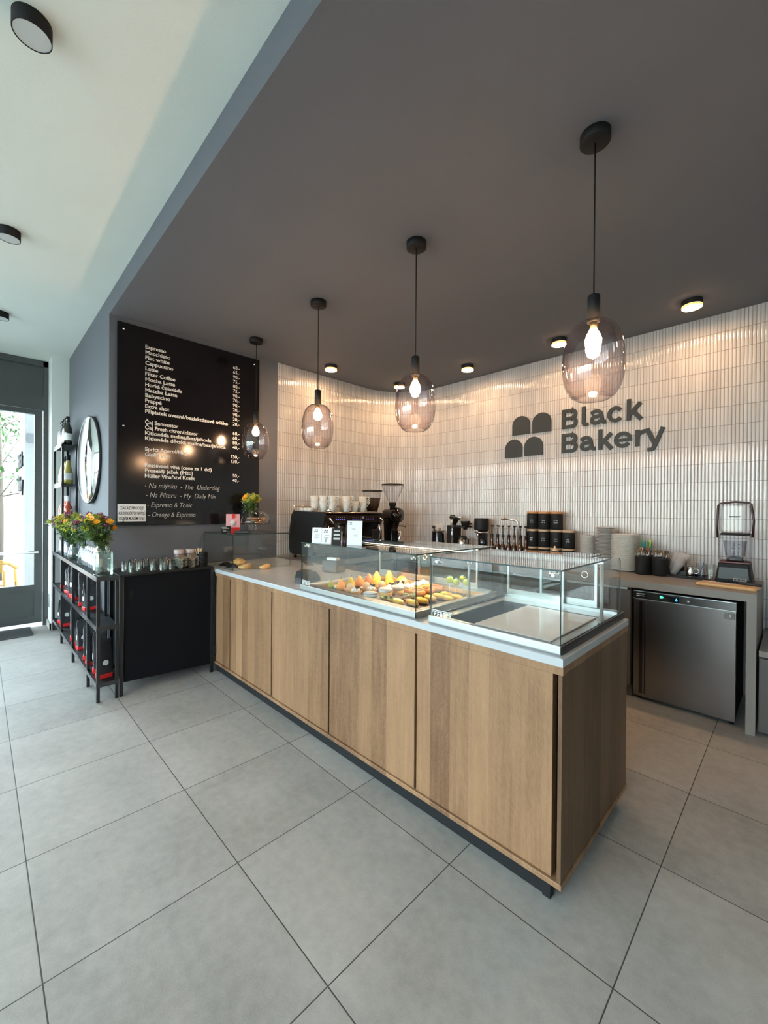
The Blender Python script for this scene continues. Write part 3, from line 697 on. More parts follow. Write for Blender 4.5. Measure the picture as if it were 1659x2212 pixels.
# ------------------------------------------------------------ display cases
DECK = .925
def frame_tube(b, x, y, z0, z1, r=.008): b.cyl(r, z0, z1, (x, y), 14)
def case(name, label, x0, x1, well, lid=None):
    t = thing(name, label, 'display case', ((x0+x1)/2, 1.88, CT)); off = t.location
    wx0, wx1, wy0, wy1, wz = well; y0, y1 = 1.508, 2.272
    b = MB()   # steel rim round an open well
    for q in ((x0, x1, y0, wy0), (x0, x1, wy1, y1), (x0, wx0, wy0, wy1), (wx1, x1, wy0, wy1)): b.box(q[0], q[1], q[2], q[3], CT+.001, DECK)
    b.build('base_frame', mat('deck_steel', (.36, .37, .36), .3, .7), t, off)
    b = MB(); b.box(x0, x1, y0-.003, y0+.008, CT+.004, .934, bevel=.002); b.build('front_rail', ALU, t, off)
    b = MB(); b.box(x1-.008, x1+.003, y0+.008, y1, CT+.001, .932); b.build('side_rail', BLACK if lid else ALU, t, off)
    b = MB(); b.box(x0-.003, x0+.008, y0+.008, y1, CT+.001, .932); b.build('side_rail', BLACK if lid else ALU, t, off)
    b = MB()
    b.box(wx0+.001, wx1-.001, wy0+.001, wy1-.001, wz-.002, wz); b.build('well_floor', STEEL if lid else mat('slate_tray', (.045, .043, .045), .5), t, off)
    G = [GL, GEDGE]
    def pane(nm, bx, edge_faces):
        b = MB(); b.box(*bx)
        b.bm.normal_update()
        for f in b.bm.faces:
            n = f.normal
            ax = max(range(3), key=lambda i: abs(n[i]))
            thick = min(range(3), key=lambda i: (bx[2*i+1]-bx[2*i]))
            if ax != thick: f.material_index = 1
        return b.build(nm, G, t, off)
    pane('front_glass', (x0+.003, x1-.003, y0+.003, y0+.009, .934, 1.206), 1)
    pane('top_glass', (x0, x1, y0, 2.045, 1.206, 1.212), 1)
    pane('rear_shelf', (x0+.42 if not lid else x0+.17, x1-.09 if lid else x1+.01, 2.052, 2.222, 1.206, 1.211), 1)
    pr = [(y0+.01, .932), (y1-.045, .932), (y1-.045, 1.185), (y1-.051, 1.198), (y1-.064, 1.204), (y0+.01, 1.204)]
    for x in (x0+.003, x1-.008):
        b = MB(); b.prism(pr, x, x+.005, 'YZ')
        b.bm.normal_update()
        for f in b.bm.faces:
            if abs(f.normal.x) < .5: f.material_index = 1
        b.build('side_glass', G, t, off)
    for x in (x1-.012,):
        b = MB(); frame_tube(b, x, 1.985, DECK, 1.19); b.cyl(.014, DECK, DECK+.006, (x, 1.985), 16); b.build('post', mat('satin_post', (.62, .66, .66), .35, .3), t, off)
    for x in (x0+.035, x1-.035):
        b = MB(); b.cyl(.012, 1.178, 1.2055, (x, y0+.03), 14); b.tube([(x, y0+.009, 1.188), (x, y0+.05, 1.188)], .007, 8); b.tube([(x-.022, y0+.03, 1.186), (x+.022, y0+.03, 1.186)], .007, 8)
        b.build('clamp', CHROME, t, off)
    b = MB(); b.box(x0+.02, x1-.02, 2.03, 2.042, 1.186, 1.205); b.build('rear_top_rail', ALU, t, off)
    # sliding rear doors on a double track
    b = MB()
    for y in (2.20, 2.222, 2.244): b.box(x0+.01, x1-.01, y, y+.006, DECK, DECK+.014)
    b.build('track', ALU, t, off)
    mid = (x0+x1)/2
    for k, (xa, xb, y) in enumerate(((x0+.02, mid+.04, 2.209), (mid-.10, x1-.11, 2.231))):
        b = MB(); b.box(xa, xb, y, y+.005, DECK+.044, 1.195)
        sd = b.build('sliding_door', GL, t, off)
        b = MB(); b.box(xa, xb, y-.003, y+.008, DECK+.004, DECK+.046); b.box(xa, xa+.012, y-.004, y+.009, DECK+.046, 1.195); b.box(xb-.012, xb, y-.004, y+.009, DECK+.046, 1.195)
        b.build('door_frame', ALU, sd)
        b = MB(); b.torus((xb-.06, y-.002, 1.10), .016, .004, 24, 8, axis='Y'); b.build('finger_grip', CHROME, sd)
        for ch in sd.children: ch.location = (-off[0]*0, 0, 0)
        for ch in sd.children:
            for v in ch.data.vertices: v.co -= Vector(off)
    return t
c1 = case('pastry_case', 'glass display case full of pears, cakes and yellow eclairs on white worktop', -2.300, -1.303, (-2.212, -1.355, 1.59, 2.19, .902))
c2 = case('chilled_case', 'empty glass display case at the near end of the white worktop', -1.220, -.605, (-1.165, -.665, 1.565, 2.10, .75), lid=True)
off = c2.location
b = MB(); b.box(-1.165, -1.160, 1.565, 2.10, .75, .924); b.box(-.67, -.665, 1.565, 2.10, .75, .924); b.box(-1.16, -.67, 1.565, 1.57, .75, .924); b.box(-1.16, -.67, 2.095, 2.10, .75, .924); b.build('well_wall', mat('well_dark_steel', (.20, .20, .19), .3, .8), c2, off)
b = MB(); b.box(-1.0, -.662, 1.556, 2.06, .9255, .931, bevel=.002); b.build('lid', mat('white_lid', (.66, .62, .58), .12), c2, off)
off = c1.location
b = MB()
for q in ((-2.2115, -2.207, 1.591, 2.189), (-1.359, -1.3555, 1.591, 2.189)): b.box(*q, .902, .9255)
b.box(-2.207, -1.359, 2.184, 2.189, .902, .9255)
b.build('well_wall', mat('warm_lit_lining', (.55, .33, .13), .5), c1, off)  # glow of the warm LED is put into this orange-brown wall colour
b = MB(); b.box(-2.290, -1.315, 1.518, 1.588, DECK+.0002, DECK+.002); b.build('front_ledge', mat('marble_ledge', (.085, .07, .062), .3, 0, .6, 14), c1, off)
b = MB(); b.box(-1.353, -1.315, 1.592, 2.19, DECK+.0002, DECK+.0015)  # tile reflections on the right rim, painted as pale slanting stripes
for i in range(30): b.prism([(-1.350, 1.60+i*.0195), (-1.318, 1.606+i*.0195), (-1.318, 1.611+i*.0195), (-1.350, 1.605+i*.0195)], DECK+.0018, DECK+.0022, 'XY', mi=1)
b.build('painted_reflection', [mat('reflection_ground', (.35, .30, .24), .4), mat('reflection_stripe', (.85, .83, .78), .4)], c1, off)
b = MB()
b.box(-1.10, -1.02, 1.512, 1.514, .935, .96)
# maker's plate style letters on the front panes
BL = mat('pane_white_print', (.80, .85, .84), .5)
b.bm.free()
def pane_marks(case_, x0, w_, n_):   # the illegible white maker's print low on the front pane
    r = random.Random(n_); b = MB(); y = 1.5105
    b.box(x0, x0+w_, y-.0004, y, .963, .966)
    for k in range(n_):
        xa = x0+w_*k/n_; cw = w_/n_*.72
        b.box(xa, xa+cw*.3, y-.0004, y, .938, .959); b.box(xa, xa+cw, y-.0004, y, .955, .960)
        if r.random() > .4: b.box(xa, xa+cw, y-.0004, y, .946, .950)
        if r.random() > .5: b.box(xa+cw*.7, xa+cw, y-.0004, y, .938, .959)
    b.build('pane_print', BL, case_, case_.location)
pane_marks(c2, -1.205, .115, 7); pane_marks(c1, -2.285, .088, 6)
# warm LED strip under the top glass of the pastry case
b = MB(); b.box(-2.25, -1.35, 2.032, 2.040, 1.183, 1.186); b.build('led_strip', emat('led_warm', (1, .74, .46), 80), c1, off)

# ------------------------------------------------------------ pastries
FZ = .9022
def pear(nm, label, loc, col, s=1., grp='marzipan pears and fruits in the pastry case', lean=0):
    t = thing('pear_cake', label, 'pastry', loc, 0, grp); t.scale = (s*.76, s*.76, s*.76); t.rotation_euler = (lean, lean*.5, 0)
    b = MB(); b.lathe([(0, 0), (.022, .001), (.036, .012), (.040, .030), (.035, .050), (.024, .070), (.017, .085), (.013, .095), (.006, .101), (0, .102)], 22)
    m, nt_, bs = new_mat('marzipan_'+nm); tcn = nt_.nodes.new('ShaderNodeTexCoord')
    nt_.links.new(mixc(nt_, noise_tex(nt_, tcn.outputs['Object'], 14, 3), col[0], col[1]), bs.inputs['Base Color']); bs.inputs['Roughness'].default_value = .6
    b.build('body', m, t)
    b = MB(); b.tube([(0, 0, .10), (.003, .002, .112), (.009, .004, .122)], .0018, 6); b.build('stem', mat('stem_brown', (.07, .03, .015), .7), t)
    return t
GRN = ((.30, .36, .03), (.50, .42, .06)); ORG = ((.85, .28, .06), (.90, .42, .09)); RDO = ((.85, .20, .08), (.92, .36, .12)); YLG = ((.75, .45, .03), (.42, .40, .04)); ORY = ((.90, .40, .05), (.95, .55, .08))
pear('green', 'small green marzipan pear at the front left corner of the case', (-2.165, 1.655, FZ), GRN, .74)
pear('tan', 'tan orange marzipan pear, next to the small green one', (-2.085, 1.672, FZ), ORG, .98)
pear('yellowgreen', 'yellow-green marzipan pear, third in the row from the left glass', (-2.078, 1.752, FZ), YLG, 1.02)
pear('orange', 'bright orange marzipan pear, fourth in the row of pears', (-2.085, 1.835, FZ), ((.90, .30, .04), (.95, .36, .06)), 1.05)
pear('red', 'reddish orange marzipan pear, fifth in the row of pears', (-2.110, 1.945, FZ), RDO, 1.03)
pear('amber', 'amber yellow marzipan pear behind the two yellow domes', (-2.145, 2.052, FZ), ORY, 1.06)
pear('peach', 'tallest peach coloured marzipan pear at the very back of the case', (-2.10, 2.135, FZ), ((.88, .33, .07), (.95, .42, .1)), 1.10)
YEL = mat('yellow_glaze', (.92, .55, .01), .25, 0, .05)
for i, (x, y, r, lab) in enumerate(((-2.045, 1.955, .033, 'shiny yellow dome cake in front of the amber pear'), (-1.985, 2.02, .034, 'shiny yellow dome cake in front of the tallest pear'), (-1.955, 2.115, .037, 'largest yellow dome cake, behind the chocolate topped tarts'))):
    t = thing('yellow_dome', lab, 'pastry', (x, y, FZ), 0, 'yellow glazed dome cakes')
    b = MB(); b.lathe([(0, .008), (r*.97, .008)]+[(r*math.cos(a*PI/16), .014+r*1.35*math.sin(a*PI/16)) for a in range(0, 9)], 24); b.build('dome', YEL, t)
    b = MB(); b.cyl(r*1.04, 0, .008); b.build('biscuit_base', GOLDY, t)
CREAM = mat('white_cream', (.78, .74, .68), .5, 0, .05, 30); CHOC = mat('dark_chocolate', (.035, .015, .010), .35, 0, .2); SPONGE = mat('sponge', (.72, .42, .13), .7, 0, .2, 90, .3, 120)
ICING = mat('grey_white_icing', (.62, .57, .54), .35, 0, .06, 20)
def meringue(x, y, lab):
    t = thing('meringue', lab, 'pastry', (x, y, FZ)); b = MB(); b.ball((0, 0, .014), .030, (1.2, .9, .5), 3); b.build('shell', CREAM, t)
    b = MB(); b.ball((-.016, .024, .022), .018, (1, .5, 1.1), 2); b.build('chocolate_leaf', CHOC, t)
meringue(-2.135, 1.685+.0, 'flat oval white meringue with dark chocolate disc beside the green pear')
def tart(x, y, lab, kind, rot=0, grp='cream filled tarts with chocolate'):
    t = thing('cream_tart', lab, 'pastry', (x, y, FZ), rot, grp)
    b = MB(); b.lathe([(.026, 0), (.038, .026), (.035, .026), (.026, .006), (0, .006)], 22, cap=False); b.cyl(.026, 0, .004); b.build('crust', GOLDY, t)
    b = MB()
    if kind == 0:
        b.ball((0, .004, .036), .026, (1, 1, 1), 2)
        b.build('dough_ball', mat('choux', (.68, .46, .25), .55, 0, .2, 40), t)
    else:
        for k in range(6): a = k*PI/3; b.ball((.018*math.cos(a), .018*math.sin(a), .028), .012, (1, 1, .9), 2)
        b.ball((0, 0, .036), .016); b.build('cream', CREAM, t)
    b = MB()
    for k in range(3): b.box(-.002, .002, -.010, .010, .03, .058, M=Matrix.Translation((.012*math.cos(k*2.1+rot), .012*math.sin(k*2.1+rot), 0)) @ Matrix.Rotation(k*1.1, 4, 'Z') @ Matrix.Rotation(.25, 4, 'X'))
    if kind: b.build('chocolate_shards', CHOC, t)
    else: b.bm.free()
tart(-1.985, 1.665, 'plain golden choux tart at the front, before the tan pear', 0)
tart(-1.915, 1.655, 'cream tart with dark shards, left of the front cream pastry', 1, .4)
tart(-1.955, 1.775, 'golden choux tart behind the cream tart with shards', 0)
tart(-1.895, 1.765, 'cream tart with upright chocolate sticks in the second row', 1, 1.1)
tart(-1.915, 1.875, 'golden choux tart in front of the nearest yellow dome', 0)
tart(-1.845, 1.885, 'white cream tart topped with dark chocolate triangles, middle row', 1, 2.)
tart(-1.845, 1.990, 'white cream tart with chocolate triangles in the back row', 1, 2.7)
tart(-1.90, 2.075, 'golden choux tart behind the chocolate triangles', 0)
tart(-1.80, 2.095, 'cream tart with chocolate square beside the rear track', 1, .9)
def donut_cake(x, y, lab, tall, rot=0):
    t = thing('glazed_cake', lab, 'pastry', (x, y, FZ), rot, 'white glazed ring cakes')
    h = .034 if tall else .012
    b = MB(); b.lathe([(.034, 0), (.040, .01), (.041, h), (.0, h)], 24); b.ball((.018, -.02, .012), .012); b.build('sponge', SPONGE, t)
    b = MB(); b.torus((0, 0, h+.012), .026, .018, 30, 12, sc=(1, 1, .8)); b.build('icing_ring', ICING, t)
def eclair_white(x, y, lab, rot):
    t = thing('cream_eclair', lab, 'pastry', (x, y, FZ), rot)
    b = MB(); b.ball((0, 0, .014), .028, (1.6, .85, .5), 3); b.build('lower_shell', CREAM, t)
    b = MB(); b.ball((0, 0, .030), .026, (1.6, .85, .5), 3, jit=.15); b.build('upper_shell', ICING, t)
eclair_white(-1.785, 1.655, 'cracked oval white eclair in the front row, left of ring cakes', .6)
donut_cake(-1.735, 1.735, 'white ring cake with raised glazed top, nearest the front glass', True)
donut_cake(-1.735, 1.835, 'white ring cake second from the front, beside the salad roll', True, .5)
def whipped(x, y, lab):
    t = thing('whipped_cream_cake', lab, 'pastry', (x, y, FZ), 0, 'cakes topped with whipped cream')
    b = MB(); b.lathe([(.034, 0), (.040, .01), (.040, .036), (0, .036)], 24); b.build('sponge', SPONGE, t)
    b = MB()
    for k in range(7): a = k*2*PI/7; b.ball((.024*math.cos(a), .024*math.sin(a), .042), .015, (1, 1, .9), 2)
    b.lathe([(.026, .038), (.022, .05), (.010, .062), (0, .070)], 14); b.build('cream_swirl', CREAM, t)
whipped(-1.725, 1.925, 'cake with tall white whipped cream, middle of the case'); whipped(-1.735, 2.015, 'whipped cream cake behind the tall creamed one'); whipped(-1.745, 2.10, 'pale pink creamed cake last in its row, by the rear track')
def roll(x, y, lab, rot, heart=True):
    t = thing('cinnamon_roll', lab, 'pastry', (x, y, FZ), rot, 'baked rolls in the pastry case')
    b = MB()
    for k in range(60):
        pass
    pts = [((.006+.030*i/40)*math.cos(i*.42), (.006+.030*i/40)*math.sin(i*.42), .028+.006*math.cos(i*.1)) for i in range(41)]
    b.lathe([(.038, 0), (.046, .010), (.044, .030), (.034, .040), (0, .043)], 26); b.build('bun', mat('baked_bun', (.60, .27, .10), .45, 0, .3, 40, .2, 60), t)
    b = MB(); b.tube([(p[0], p[1], .041) for p in pts], .0028, 6); b.build('swirl', mat('caramel_line', (.22, .07, .02), .35), t)
roll(-1.625, 1.905, 'round baked bun with dark heart-like swirl, centre right of case', 0); roll(-1.635, 2.01, 'darker baked bun behind the swirled one', 1.2); roll(-1.64, 2.105, 'baked bun at the back near the rear track', 2.2)
def sandwich(x, y, lab, rot, kind):
    t = thing('salad_toast', lab, 'pastry', (x, y, FZ), rot)
    b = MB(); b.box(-.042, .042, -.03, .03, 0, .012, bevel=.004); b.build('toast', mat('toast_brown', (.33, .15, .05), .6, 0, .3, 60), t)
    r = random.Random(kind); b = MB()
    for k in range(26): b.leaf((r.uniform(-.035, .035), r.uniform(-.025, .025), .012+r.uniform(0, .012)), (r.uniform(-1, 1), r.uniform(-1, 1), .3), .028, .018)
    b.build('salad', GREENL if kind != 2 else mat('brown_crumble', (.16, .10, .05), .7, 0, .5, 90), t)
sandwich(-1.655, 1.665, 'green leafy toast lying in front of the ring cakes', .3, 1)
sandwich(-1.625, 1.745, 'toast with brown grain crumble in the front rows', .5, 2)
sandwich(-1.625, 1.83, 'thick green salad toast beside the baked buns', 1.0, 3)
EY = mat('yellow_eclair_top', (.85, .50, .03), .3, 0, .25, 50)
el = [(-1.555, 1.655, 'flat yellow eclair at the front edge of the tray'), (-1.49, 1.695, 'large yellow eclair in the near right corner of the tray'), (-1.49, 1.775, 'yellow eclair second along the right edge'), (-1.49, 1.855, 'yellow eclair third along the right edge, with nut crumbs'), (-1.49, 1.935, 'yellow eclair fourth along the right edge'), (-1.485, 2.01, 'darker golden eclair before the last two'), (-1.42, 1.93, 'orange eclair on the dark slate under the cake pops'), (-1.40, 1.99, 'orange eclair rearmost on the dark slate under the cake pops')]
for i, (x, y, lab) in enumerate(el):
    t = thing('yellow_eclair', lab, 'pastry', (x, y, FZ), -.35+.08*(i % 3), 'yellow eclairs along the right edge')
    b = MB(); b.ball((0, 0, .013), .026, (2.25, 1.0, .5), 3, jit=.1, seed=i); b.build('pastry', GOLDY, t)
    b = MB(); b.ball((0, 0, .022), .024, (2.2, .95, .5), 3, jit=.18, seed=i+3); b.build('topping', EY, t)
LIME = mat('lime_coating', (.42, .50, .02), .35, 0, .1, 40); BLUE = mat('blue_drizzle', (.02, .18, .30), .4)
for x, y, z, lab in ((-1.475, 2.02, 1.010, 'lime green cake pop on a stick, leftmost of four'), (-1.435, 2.03, 1.00, 'lime green cake pop overlapping the leftmost one'), (-1.43, 2.09, 1.012, 'lime green cake pop standing furthest back'), (-1.375, 2.05, 1.005, 'lime green cake pop nearest the side glass')):
    t = thing('cake_pop', lab, 'pastry', (x, y, FZ), random.uniform(0, 3), 'lime green cake pops')
    b = MB(); b.ball((0, 0, z-FZ), .021, (1, 1, 1.05), 3, jit=.1, seed=x*50); b.build('ball', LIME, t)
    b = MB(); b.tube([(0, 0, 0), (0, 0, z-FZ-.015)], .0022, 6); b.build('stick', WPAPER, t)
    b = MB()
    for k in range(4): b.tube([(.021*math.cos(a)*math.cos(k*.7), .021*math.cos(a)*math.sin(k*.7), z-FZ+.0225*math.sin(a)) for a in [.5+j*.3 for j in range(7)]], .0022, 5)
    b.build('drizzle', BLUE, t)
# price cards leaning on top of the pastry case
def card(loc, rz, w, h, label, lines, dark=False, lean=.18, name='price_card', body=True, cat='card holder'):
    t = thing(name, label, cat, loc, rz); R = Matrix.Rotation(-lean, 4, 'X')
    b = MB()
    b.box(-w/2, w/2, 0, .003, 0, h, M=R)
    b.build('card', BLACKM if dark else WPAPER, t)
    if body:
        b = MB(); b.box(-w/2, w/2, .0035, .03, 0, h*.85, M=R @ Matrix.Rotation(0, 4, 'X'), bevel=.002); b.build('holder_block', mat('lilac_white_block', (.50, .48, .55), .35), t)
    b = MB()
    for (x0, x1, z0, z1) in lines: b.box(x0*w-w/2, x1*w-w/2, -.0006, -.0001, z0*h, z1*h, M=R)
    b.build('print', mat('chalk_white', (.55, .55, .53), .8) if dark else mat('grey_ink', (.10, .12, .14), .6), t)
    return t
lg = [(.25, .4, .80, .88), (.45, .6, .80, .88), (.2, .35, .70, .77), (.4, .6, .70, .77), (.3, .8, .52, .54), (.25, .75, .38, .40), (.3, .7, .32, .34)]
CZ = 1.2125
card((-2.165, 1.535, CZ), .65, .062, .100, 'small white card block on pastry case glass, leftmost of four cards', lg)
card((-2.075, 1.545, CZ), .65, .062, .100, 'small white card block on pastry case glass, second from left', lg+[(.42, .5, .1, .3)])
card((-1.985, 1.555, CZ), .65, .056, .100, 'dark striped card block between white block and tall white menu', [(.15, .85, .8, .88), (.15, .85, .55, .66), (.15, .85, .3, .42)], dark=True)
card((-1.87, 1.60, CZ), .62, .092, .148, 'tall white printed card standing on the pastry case glass', [(.08, .14, .90, .93), (.18, .3, .90, .93), (.08, .14, .84, .87), (.18, .3, .84, .87), (.3, .55, .66, .675), (.45, .7, .42, .43), (.45, .65, .38, .39)], body=False, lean=.12)
t = thing('card_terminal', 'black payment terminal lying on worktop left of pastry case', 'card terminal', (-2.50, 1.70, CT), .3)
b = MB(); b.prism([(-.09, 0), (.09, 0), (.09, .03), (.04, .075), (-.02, .095), (-.07, .085), (-.09, .04)], -.05, .05, 'XZ', bevel=.008, M=Matrix.Rotation(PI/2, 4, 'Z')); b.build('housing', BLACKP, t)
b = MB(); b.box(-.035, .035, -.086, -.03, .0, .003, M=Matrix.Translation((0, .05, .10)) @ Matrix.Rotation(-.6, 4, 'X')); b.build('screen', BLACKG, t)
t = thing('receipt_printer', 'white receipt printer block behind the left end of pastry case', 'receipt printer', (-2.78, 2.15, CT), .2)
b = MB(); b.box(-.08, .08, -.06, .06, 0, .10, bevel=.01); b.build('housing', mat('printer_dark', (.05, .05, .055), .4), t)
b = MB(); b.box(-.05, .05, -.03, .02, .10, .118); b.build('paper', WPAPER, t)

# low glass guard at the far left end of the worktop
t = thing('glass_guard', 'clear frameless glass cover at far left end of white worktop', 'display case', (-3.72, 1.82, CT)); off = t.location
G = [GL, GEDGE]
def gp(nm, bx):
    b = MB(); b.box(*bx); b.bm.normal_update(); thick = min(range(3), key=lambda i: (bx[2*i+1]-bx[2*i]))
    for f in b.bm.faces:
        if max(range(3), key=lambda i: abs(f.normal[i])) != thick: f.material_index = 1
    b.build(nm, G, t, off)
gp('top_glass', (WX+.01, -3.382, 1.539, 2.105, 1.199, 1.207)); gp('front_glass', (WX+.01, -3.388, 1.541, 1.547, CT+.001, 1.198)); gp('side_glass', (-3.388, -3.382, 1.541, 2.10, CT+.001, 1.198))
# bread and little trays under it
t = thing('round_loaf', 'small brown round loaf under the far left glass cover', 'bread', (-3.60, 1.70, CT), .3)
b = MB(); b.ball((0, 0, .035), .055, (1.25, .9, .7), 3, jit=.12); b.build('crust', GOLDY, t)
b = MB(); b.ball((.01, -.012, .058), .018, (1.2, .6, .5), 2); b.build('fruit', mat('plum', (.10, .02, .02), .3), t)
for i, (x, y, rz, lab) in enumerate(((-3.47, 1.68, .5, 'golden croissant under the left glass cover, beside the corner pane'), (-3.36+.02, 1.79, .8, 'golden croissant lying right of the side pane, nearest the terminal'))):
    t = thing('croissant', lab, 'bread', (x, y, CT), rz, 'croissants on the worktop')
    b = MB(); P = [(.075*math.cos(a)-.03, .07*math.sin(a), .018) for a in [-1.25+k*.25 for k in range(11)]]
    b.tube(P, .027, 12, taper=[.25, .5, .72, .88, .95, 1, .95, .88, .72, .5, .25]); b.build('body', mat('croissant_gold', (.70, .42, .17), .5, 0, .3, 30, .3, 40), t)
for i, (x, y, lab) in enumerate(((-3.72, 1.625, 'small black card sleeve at the very left end of the worktop'), (-3.58, 1.63, 'small black card sleeve in front of the round loaf'))):
    t = thing('black_card', lab, 'card', (x, y, CT), .4+i*.4, 'black price cards on the worktop')
    b = MB(); b.prism([(-.06, 0), (.06, 0), (0, .035)], -.035, .035, 'XZ'); b.build('folded_card', BLACKM, t)
# on top of the glass cover
def flowers(t, z, n, R, H, kinds, seed, lean=(0, 0), vase_r=.02, ys=1.):
    r = random.Random(seed); st = MB(); lf = MB(); bl = {k: MB() for k in kinds}
    for i in range(n):
        a = r.uniform(0, 2*PI); q = R*math.sqrt(r.random()); top = Vector((math.cos(a)*q+lean[0], math.sin(a)*q*ys+lean[1], z+H*r.uniform(.55, 1)*(1-.3*q/R)))
        base = Vector((math.cos(a)*vase_r*.6, math.sin(a)*vase_r*.6, z-.09)); mid = (base+top)*.5+Vector((0, 0, H*.08))
        st.tube([base, mid, top], .0016, 4)
        k = kinds[i % len(kinds)]; m = bl[k]
        if k == 'daisy':
            nrm = Vector((r.uniform(-.2, .9), r.uniform(-.9, .2), r.uniform(.2, .9))).normalized()
            q1 = nrm.to_track_quat('Z', 'Y').to_matrix().to_4x4(); Mx = Matrix.Translation(top) @ q1
            for p in range(9):
                c = 2*PI*p/9; d = Vector((math.cos(c), math.sin(c), .15)); s_ = Vector((-math.sin(c), math.cos(c), 0))
                vs = [Mx @ (d*.004+s_*.003), Mx @ (d*.016+s_*.008), Mx @ (d*.026), Mx @ (d*.016-s_*.008), Mx @ (d*.004-s_*.003)]
                m.bm.faces.new([m.bm.verts.new(v) for v in vs])
            m.ball(tuple(top+nrm*.003), .006, sub=1)
        elif k in ('umbel', 'purple'):
            for p in range(38):
                e = Vector((r.gauss(0, 1), r.gauss(0, 1), r.gauss(0, .6))); e = e.normalized()*.026*r.uniform(.5, 1); m.ball(tuple(top+e), .0042, sub=1)
        else:
            for p in range(9):
                tt = .35+.65*p/8; pp = mid.lerp(top, tt) if p > 3 else base.lerp(mid, .5+p*.15)
                m.leaf(pp, (r.uniform(-1, 1), r.uniform(-1, 1), r.uniform(-.1, .7)), .055, .016 if k == 'grey' else .026, bend=.2)
        for p in range(3): lf.leaf(base.lerp(top, r.uniform(.4, .85)), (r.uniform(-1, 1), r.uniform(-1, 1), r.uniform(0, .6)), .045, .02)
    st.build('stems', GREENL, t); lf.build('leaves', GREENL, t)
    mm = {'daisy': ORANGE, 'umbel': YELG, 'purple': PURPLE, 'grey': GREYLEAF, 'green': GREENL}; nn = {'daisy': 'orange_blooms', 'umbel': 'yellow_green_blooms', 'purple': 'purple_blooms', 'grey': 'grey_foliage', 'green': 'green_foliage'}
    for k in bl: bl[k].build(nn[k], mm[k], t)
TZ = 1.2072
t = thing('flower_vase', 'slim glass vase of yellow flowers on the far left glass cover', 'vase', (-3.86, 1.94, TZ))
b = MB(); b.lathe([(.032, 0), (.040, .01), (.040, .09), (.030, .14), (.020, .175), (.024, .20)], 24, cap=False); b.cyl(.032, 0, .004); b.build('glass_vase', CLEAR, t)
flowers(t, .22, 42, .085, .17, ['umbel', 'grey', 'umbel', 'grey', 'umbel', 'daisy', 'umbel'], 11)
t = thing('cake_stand', 'footed glass cake stand with domed cover holding brown cookies', 'cake stand', (-3.60, 1.86, TZ))
b = MB(); b.lathe([(.050, 0), (.048, .006), (.018, .014), (.014, .03), (.018, .055), (.03, .072), (.140, .076), (.143, .082), (.140, .084), (0, .081)], 40, cap=False); b.build('stand', CLEAR, t)
b = MB(); b.lathe([(.132, .086), (.136, .09)]+[(.134*math.cos(a*PI/24), .09+.125*math.sin(a*PI/24)) for a in range(1, 12)]+[(0, .215)], 48, cap=False)
b.lathe([(.005, .215), (.012, .225), (.010, .238), (0, .242)], 14, cap=False); b.build('dome_cover', CLEAR, t)
ck = MB(); rr = random.Random(4)
ckm = mat('cookie', (.30, .14, .05), .7, 0, .3, 60, .3, 90)
for i in range(9):
    a = i*.7; q = .07 if i < 7 else .02; o = MB(); o.ball((0, 0, 0), .030, (1.1, 1.1, .33), 2, jit=.2, seed=i)
    o = o.build('cookie', ckm); tag(o, 'brown cookie under the glass dome on the cake stand', 'cookie', 'cookies under the glass dome', (-3.60+q*math.cos(a), 1.86+q*math.sin(a), TZ+.093+.018*(i % 3)), i)
ck.bm.free()
t = thing('coffee_bag', 'pink and red coffee bag on the glass cover beside cake stand', 'coffee bag', (-3.79, 1.725, TZ), 1.15)
b = MB(); b.prism([(-.022, 0), (.022, 0), (.012, .10), (.002, .17), (-.002, .17), (-.012, .10)], -.062, .062, 'YZ', bevel=.002); b.build('pouch', mat('pink_pouch', (.72, .36, .38), .4, 0, .08, 12), t)
b = MB(); b.box(-.063, .063, -.0235, .0235, 0, .045, bevel=.002); b.box(-.006, .014, -.0145, .0, .13, .172); b.build('red_band', RED, t)
b = MB(); b.ball((.0, -.016, .085), .028, (1, .35, 1), 2); b.build('picture', mat('pale_picture', (.60, .52, .52), .4, 0, .4, 40), t)
card((-3.70, 1.62, TZ), 1.2, .085, .062, 'small black chalk card on the glass cover left of pink bag', [(.05, .6, .8, .87), (.1, .75, .62, .7), (.1, .6, .38, .44), (.2, .5, .22, .28), (.6, .9, .1, .16)], dark=True, body=False, name='price_card', cat='card')
t = thing('black_tray', 'low black plastic stand in front of the glass cake stand', 'tray', (-3.56, 1.705, TZ), .9)
b = MB(); b.box(-.06, .06, -.035, .035, 0, .022, bevel=.006); b.build('body', BLACKP, t)

# ============================================================ BLACK CABINET AND BOTTLE RACK (left)
RT = .92
t = thing('black_cabinet', 'black metal cabinet with flat top between bottle rack and oak counter', 'cabinet', (-3.8, 1.1, 0)); off = t.location
b = MB(); b.box(WX+.005, -3.585, .757, 1.465, RT-.014, RT, bevel=.002); b.build('cabinet_top', BLACKM, t, off)
b = MB()
poly = [(.790, .10), (1.452, .075), (1.452, .904), (.790, .904), (.790, .80)]+[(.835-.0, .80)]+[(.835+.022*math.sin(a*PI/8), .765+.035*math.cos(a*PI/8)) for a in range(0, 9)]+[(.835, .73), (.790, .73)]
b.prism([(.790, .10), (1.452, .075), (1.452, .904), (.790, .904)], -3.612, -3.600, 'YZ'); b.build('front_panel', mat('cabinet_black', (.006, .007, .009), .7, 0, .1, 8, spec=.12), t, off)
b = MB(); b.prism([(.826+.022*math.sin(a*PI/10), .765+.036*math.cos(a*PI/10)) for a in range(0, 11)], -3.5998, -3.5990, 'YZ'); b.build('finger_hole', mat('hole_black', (.002, .002, .002), .9), t, off)
